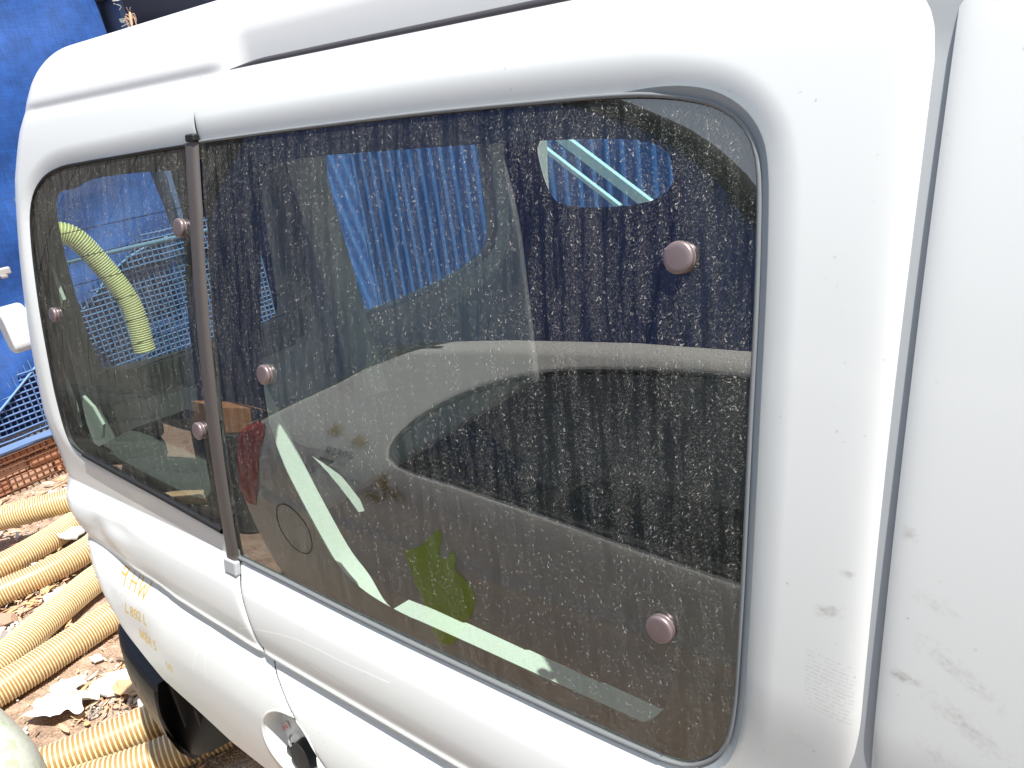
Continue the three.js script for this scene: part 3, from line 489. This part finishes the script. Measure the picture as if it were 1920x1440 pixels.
// flat broken pieces with uneven outline
function flake(seed, w, d, t, curl) {
  const r = rng(seed), n = 15, sh = new THREE.Shape(); for (let i = 0; i < n; i++) { const a = i / n * 6.283, k = .62 + .45 * r(); const x = Math.cos(a) * w / 2 * k, y = Math.sin(a) * d / 2 * k; i ? sh.lineTo(x, y) : sh.moveTo(x, y); }
  const g0 = new THREE.ExtrudeGeometry(sh, { depth: t, bevelEnabled: true, bevelSize: t * .35, bevelThickness: t * .3, bevelSegments: 1 }); g0.rotateX(-Math.PI / 2);
  const p = g0.attributes.position; for (let i = 0; i < p.count; i++) { const x = p.getX(i), z = p.getZ(i); p.setY(i, p.getY(i) + curl * (.5 + N3(x / w * 2.2, z / d * 2.2, seed)) + curl * 1.2 * (x / w) ** 2); } g0.computeVertexNormals(); return g0;
}
{
  const white = std(.74, .73, .71, .8, { side: DS }), greyw = std(.50, .49, .47, .85, { side: DS }), brown = std(.40, .25, .17, .9, { side: DS });
  const put = (name, label, cat, seed, w, d, t, curl, x, y, z, rot, mt) => { const m = mesh(name, flake(seed, w, d, t, curl), mt, scene); m.position.set(x, y, z); m.rotation.y = rot; return tagm(m, label, cat); };
  // crumpled white sheet scrap
  {
    const P = (u, v) => [u * .11 + .012 * N3(u * 3, v * 3, 1), .020 + .030 * Math.abs(N3(u * 1.7, v * 1.9, 4)) + .05 * Math.max(0, N3(u * 1.1 + 4, v * 1.3, 8)) + .018 * v, v * .085 + .01 * N3(u * 3, v * 3, 9)];
    const sd = sdfPoly(smooth([[-1, -.3], [-.5, -.9], [.1, -.7], [.5, -1], [.95, -.3], [.7, .2], [1, .6], [.3, .55], [.1, 1], [-.5, .8], [-.9, .9], [-.7, .2]], 1));
    const m = mesh('plastic_scrap', sheet(-1.05, 1.05, 60, -1.05, 1.05, 50, P, (u, v) => -sd(u, v) * .1), std(.78, .78, .77, .5, { side: DS }), scene); m.position.set(-2.36, .0, .065); m.rotation.y = .5; tagm(m, 'crumpled white plastic scrap beside the pale container', 'scrap');
  }
  put('plaster_slab', 'largest flat white plaster slab beside the bumper', 'plaster', 31, .26, .17, .010, .010, -2.26, .006, -.14, .7, white);
  put('plaster_slab', 'broken white plaster piece overlapping the largest slab towards the pale container', 'plaster', 32, .12, .09, .008, .010, -2.31, .012, -.045, .2, white);
  put('plaster_slab', 'white plaster piece between the middle hose and the stone hose', 'plaster', 33, .12, .07, .014, .012, -2.99, .012, -.19, .9, white);
  put('plaster_slab', 'white plaster piece under the topmost hose', 'plaster', 34, .17, .09, .012, .015, -3.26, .010, -.24, .4, white);
  put('plaster_slab', 'grey sheet scrap tucked under the topmost hose', 'scrap', 35, .17, .10, .006, .020, -3.36, .05, -.40, .1, greyw);
  put('plaster_slab', 'white plaster lump at the left edge below the stone', 'plaster', 36, .15, .10, .03, .02, -2.97, .008, .09, .4, white);
  put('plaster_slab', 'white plaster scrap by the fence foot beside the van corner', 'plaster', 37, .22, .13, .012, .03, -3.82, .012, -.55, .2, white);
  put('plaster_slab', 'small white plaster chip between hose and bumper', 'plaster', 38, .05, .03, .006, .006, -2.50, .006, -.09, .3, white);
  put('plaster_slab', 'long white plaster piece between the largest slab and the bumper', 'plaster', 51, .17, .10, .010, .012, -2.15, .008, -.20, 1.1, white);
  put('plaster_slab', 'small square white plaster piece in front of the largest slab', 'plaster', 52, .08, .06, .010, .010, -2.13, .008, -.09, .5, white);
  put('plaster_slab', 'narrow white plaster piece behind the crumpled plastic scrap', 'plaster', 53, .11, .05, .008, .012, -2.45, .006, .02, .9, white);
  put('leaf_scrap', 'curled tan leaf lying on the largest plaster slab', 'leaf', 41, .10, .06, .003, .02, -2.24, .022, -.07, .3, std(.58, .38, .22, .85, { side: DS }));
  put('leaf_scrap', 'curled brown leaf against the near end of the largest plaster slab', 'leaf', 42, .09, .055, .003, .02, -2.19, .020, -.13, 1.4, brown);
  put('leaf_scrap', 'pale dry leaf behind the topmost hose', 'leaf', 43, .16, .08, .003, .02, -3.95, .012, -.30, .6, std(.60, .42, .28, .85, { side: DS }));
  // stone
  { const r = rng(5), pts = []; for (let i = 0; i < 26; i++) { const a = V(r() - .5, r() - .5, r() - .5).normalize(); pts.push(V(a.x * .055, a.y * .022 + .02, a.z * .032)); } const m = mesh('stone', new ConvexGeometry(pts), std(.42, .27, .19, .9), scene); m.position.set(-3.05, -.002, .0); m.rotation.y = .7; tagm(m, 'flat reddish brown stone leaning against a hose', 'stone'); }
  { const m = mesh('wire_scrap', tube([V(-2.29, .01, .035), V(-2.26, .03, .03), V(-2.25, .008, .05), V(-2.235, .02, .03), V(-2.245, .012, .015)], .003, 30, 6), std(.35, .32, .30, .5), scene); tagm(m, 'bent grey wire scrap beside the white plastic scrap', 'wire'); }
  // dark rag under the bumper
  { const P = (u, v) => [u * .06, .012 + .03 * Math.abs(N3(u * 2, v * 2, 3)), v * .04]; const m = mesh('rag', sheet(-1, 1, 24, -1, 1, 20, P, (u, v) => 1 - Math.hypot(u, v) - .2 * N3(u * 3, v * 3, 2)), std(.03, .022, .02, .9, { side: DS }), scene); m.position.set(-1.88, .0, -.10); tagm(m, 'small dark rag between the two tan hoses', 'rag'); }
}
// pale container in the near corner
{
  const c = thing('plastic_container', 'pale green stained plastic container with rounded shoulder at the left edge', 'container', null, [-1.98, 0, .40]);
  const P = (a, t) => { const y = t * .44, sh = Math.pow(clamp(1 - Math.pow(Math.max(0, (t - .55) / .45), 2.4), 0, 1), .5), rr = lerp(.03, 1, sh), k = Math.pow(Math.abs(Math.cos(a)) ** 4 + Math.abs(Math.sin(a)) ** 4, -.25); return [Math.cos(a) * .20 * k * rr, y, -Math.sin(a) * .155 * k * rr]; };
  const n = tileNoise(61, 16), n2 = tileNoise(62, 90), tx = dataTex(256, 256, (u, v) => { const k = sstep(.62, .8, n(u, v) * .7 + n2(u, v) * .3), d = n2(u, v); return [lerp(.80, .74, k) - .05 * d, lerp(.82, .80, k) - .05 * d, lerp(.78, .68, k) - .06 * d]; });
  mesh('body', sheet(0, Math.PI * 2, 96, 0, 1, 60, P, null, (a, t) => [a / 3, t]), phy(1, 1, 1, .45, { map: tx, side: DS }), c);
  mesh('cap', new THREE.CylinderGeometry(.03, .03, .03, 20).translate(.06, .452, .02), std(.5, .08, .06, .5), c);
  mesh('handle', tube([V(-.10, .42, 0), V(-.08, .475, 0), V(.0, .475, 0), V(.02, .43, 0)], .012, 24, 10), phy(.62, .64, .58, .5), c);
}

// ------------------------------------------------------------------ blue fence behind the van
const FX = -4.3;
{
  const n = tileNoise(71, 24), n2 = tileNoise(72, 256);
  const weave = dataTex(512, 512, (u, v, i, j) => { const k = .86 + .12 * (n(u, v) - .5) + .14 * (n2(u, v * .1) - .5) + .12 * (n2(u * .1, v) - .5); return [.165 * k, .365 * k, .68 * k]; });
  weave.repeat.set(1.1, 1.1);
  const blue = std(1, 1, 1, .55, { map: weave, side: DS });
  const f = thing('tarpaulin', 'blue woven tarpaulin fence behind the van', 'tarpaulin', null, null);
  const edge = (z) => clamp(.43 + .63 * (-.574 - z), .10, 1.02);
  const P = (z, y) => [FX - .10 * (y - .6) + .05 * N3(z * 1.4, y * 1.1, 3) + .02 * N3(z * 4 + y, y * 3, 6) + .012 * Math.sin(14 * (z * .5 + y * .85)) * sstep(2.4, 1, y), y, z];
  mesh('sheet', sheet(-1.72, .70, 140, .1, 3.2, 160, (z, y) => P(z, y), (z, y) => Math.min(y - edge(z) - .02 * N3(z * 8, 1), (z + 1.72 + .10 * (y - 2.2) * -1) + .01 * N3(y * 6, 3)), (z, y) => [z, y]), blue, f);
  mesh('hem', tube([-1.7, -1.4, -1.1, -.9, -.7, -.55, -.3, 0].map((z) => { const p = P(z, edge(z)); return V(p[0] + .01, p[1], p[2]); }), .006, 60, 8), std(.17, .31, .54, .6), f);
  const top = mesh('sheet', sheet(-3.2, -1.70, 50, 2.24, 3.2, 30, (z, y) => [FX + .03 + .05 * N3(z * 2, y * 2, 9), y, z], (z, y) => y - 2.26 + .05 * (z + 1.7) * -1 - .01 * N3(z * 9, 2), (z, y) => [z, y]), blue, f);
  mesh('frayed_edge', merge(Array.from({ length: 9 }, (_, i) => { const r = rng(i + 3), y = 1.9 + .45 * r(), z = -1.72 + .10 * (y - 2.2) + .01; return tube([V(FX + .05, y, z), V(FX + .07, y - .02 * r(), z - .02 - .03 * r()), V(FX + .06, y - .05 * r(), z - .02 + .03 * r())], .0016, 6, 4); })), std(.5, .5, .42, .9), f).userData.kind = 'stuff';
  // fence net below the tarpaulin
  const net = thing('fence_net', 'blue square mesh net hanging below the tarpaulin', 'net', null, null);
  const bars = [], cell = .030, z0 = -2.2, z1 = .6, ytop = 1.10, r = rng(91);
  for (let i = 0; i * cell < z1 - z0; i++) { const z = z0 + i * cell, t = Math.min(ytop, edge(z) + .06); if (t > .22) bars.push(tube([V(FX + .02, .20, z + .006 * r()), V(FX + .035 + .02 * N3(z * 3, 1), (.2 + t) / 2, z), V(FX + .02, t, z + .006 * r())], .0045, 8, 4)); }
  for (let j = 0; .22 + j * cell < ytop; j++) { const y = .22 + j * cell; const zs = []; for (let k = 0; k <= 24; k++) { const z = z0 + (z1 - z0) * k / 24; if (edge(z) + .06 > y) zs.push(V(FX + .026 + .02 * N3(z * 3, y), y + .008 * N3(z * 5, y * 3), z)); } if (zs.length > 2) bars.push(tube(zs, .0045, zs.length * 2, 4)); }
  mesh('strands', merge(bars), std(.11, .20, .40, .6), net);
  const net2 = thing('fence_net', 'orange mesh net along the foot of the fence', 'net', null, null), b2 = [];
  for (let i = 0; i * .032 < 1.8; i++) { const z = -1.3 + i * .032; b2.push(tube([V(FX + .06, -.01, z), V(FX + .07, .1, z + .004), V(FX + .05, .20, z)], .0028, 6, 4)); }
  for (let j = 0; j < 7; j++) b2.push(tube([V(FX + .065, .012 + j * .03, -1.3), V(FX + .07, .015 + j * .03, -.7), V(FX + .065, .010 + j * .03, .5)], .0028, 20, 4));
  mesh('strands', merge(b2), std(.16, .07, .035, .8), net2);
  const bk = mesh('backing_sheet', sheet(-1.78, .72, 40, .2, 3.2, 30, (z, y) => [FX - .25 + .04 * N3(z * 2, y * 2, 1), y, z]), std(.035, .075, .24, .8, { side: DS }), scene); tagm(bk, 'dark blue sheet hanging behind the blue net', 'sheet');
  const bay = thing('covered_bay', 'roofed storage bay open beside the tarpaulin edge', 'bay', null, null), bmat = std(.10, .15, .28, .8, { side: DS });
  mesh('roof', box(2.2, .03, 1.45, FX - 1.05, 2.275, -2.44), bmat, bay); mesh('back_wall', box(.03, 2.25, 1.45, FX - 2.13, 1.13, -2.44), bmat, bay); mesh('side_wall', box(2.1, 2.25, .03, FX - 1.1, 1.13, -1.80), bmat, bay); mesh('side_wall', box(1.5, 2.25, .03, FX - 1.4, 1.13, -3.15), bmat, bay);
  // low brick footing, bricks laid one by one
  const wall = thing('brick_footing', 'low red brick footing behind the orange net', 'wall', null, null);
  const bg = rbox(.10, .062, .205, .006), bm = [std(.58, .28, .16, .9), std(.64, .38, .26, .9), std(.54, .25, .15, .9)], rr = rng(8);
  for (let j = 0; j < 3; j++) for (let i = 0; i < 11; i++) { const m = mesh('brick', bg, bm[Math.floor(rr() * 3)], wall); m.position.set(FX - .02 + .01 * (rr() - .5), .03 + j * .072, -1.45 + i * .216 + (j % 2) * .108); m.rotation.y = .04 * (rr() - .5); }
  mesh('mortar', box(.07, .215, 2.4, FX - .035, .10, -.35), std(.45, .41, .36, .95), wall);
  const fold = mesh('fabric_fold', sheet(-1.6, .9, 80, 0, 1, 14, (z, t) => [FX + .045 + .03 * Math.sin(t * 3.14) + .012 * N3(z * 6, t * 3), .185 + .05 * t + .012 * N3(z * 3, 2), z]), std(.10, .17, .33, .7, { side: DS }), scene); tagm(fold, 'blue folded fabric strip above the orange net', 'fabric');
  // dry branch litter at the fence foot
  const br = mesh('stick', tube([V(-4.1, .015, .1), V(-4.02, .03, -.25), V(-3.95, .05, -.55), V(-3.97, .09, -.9)], .006, 40, 6), std(.45, .32, .20, .9), scene); tagm(br, 'thin bent stick along the fence foot', 'stick');
  const cl = thing('tarp_clip', 'grey clip holding the tarpaulin at the left edge', 'clip', null, [FX + .09, 1.06, -.775]);
  mesh('jaw', rbox(.03, .035, .06, .008), std(.45, .42, .40, .5), cl); mesh('lever', rbox(.05, .016, .03, .005, .02, -.02, .015), std(.3, .28, .27, .5), cl);
  const pole = mesh('fence_pole', new THREE.CylinderGeometry(.012, .012, 1.1, 14).rotateX(Math.PI / 2).rotateX(-.02).translate(FX + .09, 1.02, -1.55), std(.12, .21, .33, .5), scene); tagm(pole, 'thin blue pole across the fence behind the hanging hose', 'pole');
}
// blue corrugated sheets
const corr = std(.055, .16, .42, .5, { side: DS, metalness: .1 });
function corrugated(label, len, h, wave, amp, place, top = null, paintc = null) {
  const g = sheet(0, len, Math.round(len / wave * 10), 0, h, top ? 60 : 8, (u, v) => place(u, v, amp * Math.sin(u / wave * Math.PI * 2)), top ? (u, v) => top(u) - v : null);
  const t = thing('corrugated_fence', label, 'fence', null, null); mesh('sheet', g, paintc || corr, t); return t;
}
corrugated('blue corrugated sheet behind the van, seen through the rear door window', 3.6, 3.0, .10, .020, (u, v, a) => [-4.85 + a, v, -2.95 - u - (1.5 - v) * .25]);
corrugated('blue corrugated sheet along the far side of the van', 6.5, 2.6, .09, .016, (u, v, a) => [-4.2 + u, v, -3.0 + a]);
{ const t = corrugated('tall blue corrugated fence across the alley beyond the grey car', 14, 4.4, .11, .020, (u, v, a) => [-10.5 + u, v, 3.2 + a], (u) => { const x = -10.5 + u; return lin([[-10.5, 4.3], [-3.2, 3.75], [-2.7, 3.6], [-2.4, 3.44], [-2.0, 3.18], [-1.68, 2.86], [-1.5, 2.62], [-1.0, 2.2], [0, 1.9], [3.5, 1.8]])(x); }, std(.035, .07, .27, .5, { side: DS }));
  const cap = lin([[-10.5, 4.3], [-3.2, 3.75], [-2.7, 3.6], [-2.4, 3.44], [-2.0, 3.18], [-1.68, 2.86], [-1.5, 2.62], [-1.0, 2.2], [0, 1.9], [3.5, 1.8]]); mesh('capping', tube([-10.4, -7, -5, -3.2, -2.7, -2.4, -2.0, -1.68, -1.5, -1.0, 0, 3.4].map((x) => V(x, cap(x), 3.18)), .075, 80, 8), std(.025, .024, .015, .9), t, 'dark fringe along the fence top'); }
{ const b = mesh('plank', rbox(1.5, .05, .03, .004).rotateZ(-.62).translate(-2.05, 1.20, -2.62), std(.45, .60, .66, .6), scene); tagm(b, 'pale slanting plank beyond the far side window', 'plank'); const q = mesh('plank', rbox(.5, .022, .03, .004).rotateZ(-.62).translate(-2.10, 1.13, -2.60), std(.45, .60, .66, .6), scene); tagm(q, 'thin pale batten below the slanting plank', 'plank'); }

// ------------------------------------------------------------------ grey car opposite (mirrored in the van windows)
{
  const car = thing('parked_car', 'grey hatchback parked beside the van, mirrored in the long window', 'car', null, null);
  const zs = (y) => .86 + .40 * .05 * Math.log(1 + Math.exp((y - .93) / .05)) + (y < .7 ? .05 * ((.7 - y) / .5) ** 2 : 0);
  const roofY = lin([[-2.2, .93], [-2.11, .975], [-2.008, 1.046], [-1.876, 1.141], [-1.771, 1.219], [-1.70, 1.285], [-1.69, 1.325], [-1.66, 1.355], [-1.568, 1.385], [-1.26, 1.435], [-.907, 1.475], [-.602, 1.49], [.2, 1.47], [.7, 1.36], [1.3, 1.02], [2.1, .80]]);
  const winP = smooth([[-1.470, .99], [-1.441, 1.085], [-1.351, 1.188], [-1.213, 1.285], [-1.057, 1.348], [-.904, 1.378], [-.736, 1.398], [-.594, 1.408], [.1, 1.40], [.55, 1.31], [1.0, .98], [.9, .92], [0, .915], [-.506, .918], [-.698, .926], [-.972, .944], [-1.22, .955], [-1.407, .957]], 1), sdW = sdfPoly(winP);
  const tailP = smooth([[-2.17, .929], [-2.08, .98], [-1.99, .97], [-2.035, .82], [-2.075, .61], [-2.20, .59]], 1), sdT = sdfPoly(tailP);
  const rearEdge = lin([[.2, -2.10], [.6, -2.19], [.9, -2.17], [1.0, -2.08], [1.5, -1.3]]);
  const zd = (x, y) => { let z = zs(y); const q = clamp((-1.90 - x) / .30, 0, 1); z += .03 * q * q; const w = sdW(x, y); z += .010 * clamp(1 - Math.max(0, w) / .02, 0, 1) ** 2;  z -= .008 * Math.exp(-(((y - .70 - .02 * x) / .03) ** 2)); const top = roofY(x) - y; z += .05 * clamp(1 - top / .06, 0, 1) ** 2; return z; };
  const grey = phy(.70, .67, .60, .34, { metalness: .0, clearcoat: .5, clearcoatRoughness: .1, side: DS });
  const arches = (x, y) => Math.hypot(x - 1.25, y - .29) - .335;
  const keep = (x, y) => Math.min(roofY(x) - y, sdW(x, y), sdT(x, y), arches(x, y), x - rearEdge(y), y - .22);
  // u runs towards the rear so that the skin faces the van
  mesh('body_side', sheet(-2.1, 2.25, 520, .2, 1.5, 170, (u, y) => [-u, y, zd(-u, y)], (u, y) => keep(-u, y)), grey, car);
  const dg = phy(.02, .022, .024, .03, { clearcoat: 1, side: DS });
  mesh('side_window', sheet(-1.1, 1.5, 120, .9, 1.42, 40, (u, y) => [-u, y, zs(y) + .010], (u, y) => -sdW(-u, y)), dg, car);
  mesh('window_frame', tube(winP.map(([x, y]) => V(x, y, zs(y) + .008)), .008, 160, 6, true), std(.02, .02, .02, .6), car);
  mesh('tail_light', sheet(1.95, 2.25, 30, .57, 1.0, 30, (u, y) => [-u, y, zd(-u, y) - .004], (u, y) => -sdT(-u, y)), phy(.50, .008, .014, .45), car);
  mesh('far_side', sheet(-2.1, 2.2, 120, .22, 1.5, 40, (u, y) => [-u, y, 3.40 - zd(-u, y)], (u, y) => Math.min(roofY(-u) - y, arches(-u, y), -u - rearEdge(y))), grey, car);
  mesh('roof', sheet(-2.1, 2.2, 120, 0, 1, 30, (u, t) => { const x = -u, y = roofY(x), a = zs(y) + .05, b = 3.40 - zs(y) - .05; return [x, y + .03 * Math.sin(Math.PI * t) - .002, lerp(a, b, t)]; }), grey, car);
  mesh('tailgate', sheet(.22, .96, 20, 0, 1, 20, (y, t) => [rearEdge(y), y, lerp(zs(y) + .08, 3.4 - zs(y) - .08, t)]), grey, car);
  mesh('underbody', box(4.0, .2, 1.4, 0, .32, 1.7), darkTrim, car);
  const rb = std(.02, .02, .02, .9, { side: DS });
  for (const [x, z] of [[-1.62, .98], [1.25, .98], [-1.62, 2.42], [1.25, 2.42]]) {
    const w = new THREE.Group(); w.name = 'wheel'; w.position.set(x, x < 0 ? .235 : .277, z); if (x < 0) w.scale.set(.86, .86, 1); car.add(w);
    mesh('tyre', new THREE.LatheGeometry([[.17, -.08], [.255, -.08], [.272, -.06], [.272, .06], [.255, .08], [.17, .08]].map(([a, c]) => new THREE.Vector2(a, c)), 40).rotateX(Math.PI / 2), rb, w);
    mesh('rim', new THREE.LatheGeometry([[0, -.05], [.05, -.055], [.13, -.04], [.17, -.07]].map(([a, c]) => new THREE.Vector2(a, c)), 32).rotateX(Math.PI / 2), std(.5, .5, .5, .4, { metalness: .5, side: DS }), w);
  }
  // printed stock label and yellow paint marks on the rear pillar
  const lab = canvasTex(512, 512, (g, w, h) => { g.clearRect(0, 0, w, h); g.fillStyle = '#1c1c1c'; g.font = 'bold 84px monospace'; g.fillText('60850', 190, 90); g.font = 'bold 44px monospace'; g.fillText('REF MOTOR', 250, 190); g.fillText('COD MOTOR KFU', 120, 320); g.fillText('2017', 190, 420); g.fillText('DIESEL', 300, 260); });
  mesh('stock_label', sheet(0, 1, 6, 0, 1, 8, (u, v) => { const x = -1.50 - .24 * u, y = .79 + .18 * v; return [x, y, zd(x, y) - .0025]; }, null, (u, v) => [u, v]), new THREE.MeshStandardMaterial({ map: lab, transparent: true, roughness: .6 }), car, 'black printed stock numbers');
  const yl = std(.40, .25, .03, .8, { side: DS });
  for (const [x, y, a, b, sd] of [[-1.69, 1.02, .045, .03, 1], [-1.58, 1.005, .05, .03, 4], [-1.47, .89, .04, .04, 2], [-1.42, .86, .05, .03, 3], [-1.50, .83, .05, .03, 6]]) mesh('paint_mark', sheet(-1, 1, 48, -1, 1, 48, (u, v) => { const X = x - u * a, Y = y + v * b; return [X, Y, zd(X, Y) - .003]; }, (u, v) => .35 - Math.hypot(u, v) * .8 + 1.1 * N3(u * 4, v * 9, sd) + .8 * N3(u * 17, v * 23, sd + 8)), yl, car, 'yellow marker smear');
  // lime paint splash
  const rg = sdfPoly(smooth([[-1.394, .672], [-1.328, .705], [-1.285, .765], [-1.257, .795], [-1.250, .770], [-1.268, .705], [-1.240, .690], [-1.225, .735], [-1.205, .728], [-1.212, .670], [-1.173, .640], [-1.155, .585], [-1.19, .50], [-1.24, .42], [-1.30, .33], [-1.35, .30], [-1.37, .36], [-1.36, .48], [-1.385, .59]], 1));
  mesh('lime_paint', sheet(1.14, 1.41, 60, .29, .80, 100, (u, y) => [-u, y, zd(-u, y) - .002], (u, y) => -rg(-u, y) + .006 * N3(u * 60, y * 60, 3)), phy(.60, .86, .010, .6, { side: DS }), car, 'splash of lime green paint on the lower side');
  mesh('fuel_flap_seam', tube(Array.from({ length: 36 }, (_, i) => { const a = i / 36 * 6.2832, X = -1.90 + .082 * Math.cos(a), Y = .57 + .105 * Math.sin(a); return V(X, Y, zd(X, Y) + .001); }), .0035, 120, 6, true), std(.01, .01, .01, .8), car);
  mesh('tailgate_seam', tube([-1.45, -1.56, -1.66, -1.70, -1.78, -1.88, -2.0, -2.1].map((x) => V(x, roofY(x) - .028, zd(x, roofY(x) - .028) - .001)), .0055, 80, 6), std(.012, .012, .012, .8), car);
  // boxes behind the car
  const cb = thing('cardboard_box', 'orange brown cardboard box on a drum behind the grey car', 'box', null, [-3.25, .66, 1.50]); cb.scale.setScalar(.62);
  mesh('carton', rbox(.34, .26, .30, .005, 0, .13, 0), std(.42, .20, .09, .9), cb); mesh('flap', box(.33, .004, .16, 0, .30, .20).rotateX(.25), std(.50, .27, .13, .9), cb);
  const dr = thing('drum', 'dark steel drum standing behind the grey car', 'drum', null, [-3.25, 0, 1.50]); dr.scale.set(.55, 1.065, .55);
  mesh('shell', new THREE.LatheGeometry([[0, 0], [.27, 0], [.28, .01], [.27, .03], [.27, .19], [.283, .20], [.27, .21], [.27, .40], [.283, .41], [.27, .42], [.27, .60], [.28, .61], [.26, .62], [0, .605]].map(([a, c]) => new THREE.Vector2(a, c)), 40), std(.018, .02, .026, .6, { side: DS }), dr);
}

// ------------------------------------------------------------------ yard beyond, mirrored in the quarter window
{
  const rub = std(.018, .018, .018, .9, { side: DS }), tg = new THREE.LatheGeometry([[.17, -.09], [.25, -.10], [.295, -.085], [.31, -.05], [.31, .05], [.295, .085], [.25, .10], [.17, .09], [.175, 0], [.17, -.09]].map(([a, c]) => new THREE.Vector2(a, c)), 36);
  for (const [x, y, z, tilt, lab] of [[-4.0, .10, 1.62, .0, 'worn black tyre lying flat nearest the drum'], [-5.0, .10, 1.75, .0, 'worn black tyre at the bottom of the stack by the shed'], [-5.02, .30, 1.77, .0, 'worn black tyre in the middle of the stack by the shed'], [-4.99, .50, 1.74, .0, 'worn black tyre on top of the stack by the shed'], [-5.7, .31, 1.35, 1.45, 'worn black tyre leaning upright in front of the shed']]) { const m = mesh('old_tyre', tg, rub, scene); m.position.set(x, y, z); m.rotation.z = tilt; tagm(m, lab, 'tyre', 'old tyres in the yard'); }
  const sh = thing('shed', 'dark boarded shed at the end of the alley', 'shed', null, [-6.6, 0, 1.6]), bd = [std(.085, .075, .065, .85), std(.07, .062, .056, .85)], bgm = rbox(.05, 3.7, .195, .006);
  for (let i = 0; i < 18; i++) { const m = mesh('board', bgm, bd[i % 2], sh); m.position.set(.004 * (i % 3), 1.85, -1.75 + i * .2); }
  mesh('roof', rbox(1.6, .07, 3.9, .01, -.6, 3.76, -.05), std(.05, .05, .055, .7), sh); mesh('inner_wall', box(1.2, 3.66, 3.5, -.66, 1.84, -.05), bd[1], sh);
}

// ------------------------------------------------------------------ grasshopper on the roof edge
{
  const g = thing('grasshopper', 'small tan grasshopper standing on the van roof', 'insect', null, null);
  const parts = [], b = std(.55, .36, .24, .7);
  const body = new THREE.LatheGeometry([[0, -.022], [.0025, -.020], [.0042, -.010], [.0048, 0], [.0046, .008], [.0042, .013], [.0036, .018], [.0022, .021], [0, .022]].map(([a, c]) => new THREE.Vector2(a, c)), 14);
  mesh('body', body, b, g);
  const leg = (x, y, s, k) => tube([V(s * .003, y, 0), V(s * .012, y + .010 * k, .002), V(s * .014, y - .008, -.008 * 0 - .006)], .0011, 14, 6);
  for (const s of [-1, 1]) { mesh('leg', leg(0, .010, s, .6), b, g); mesh('leg', leg(0, .003, s, .2), b, g); mesh('leg', tube([V(s * .003, -.004, 0), V(s * .012, .008, .008), V(s * .013, -.020, -.006)], .0014, 16, 6), b, g); mesh('antenna', tube([V(s * .0015, .020, .001), V(s * .004, .028, .004), V(s * .006, .034, .004)], .0005, 10, 5), b, g); }
  const p = roofP(-1.22, .66); g.scale.setScalar(.5);
  g.position.set(p[0], p[1] + .009, p[2]); g.rotation.set(-.25, .6, .1);
}
renderer.render(scene, camera);
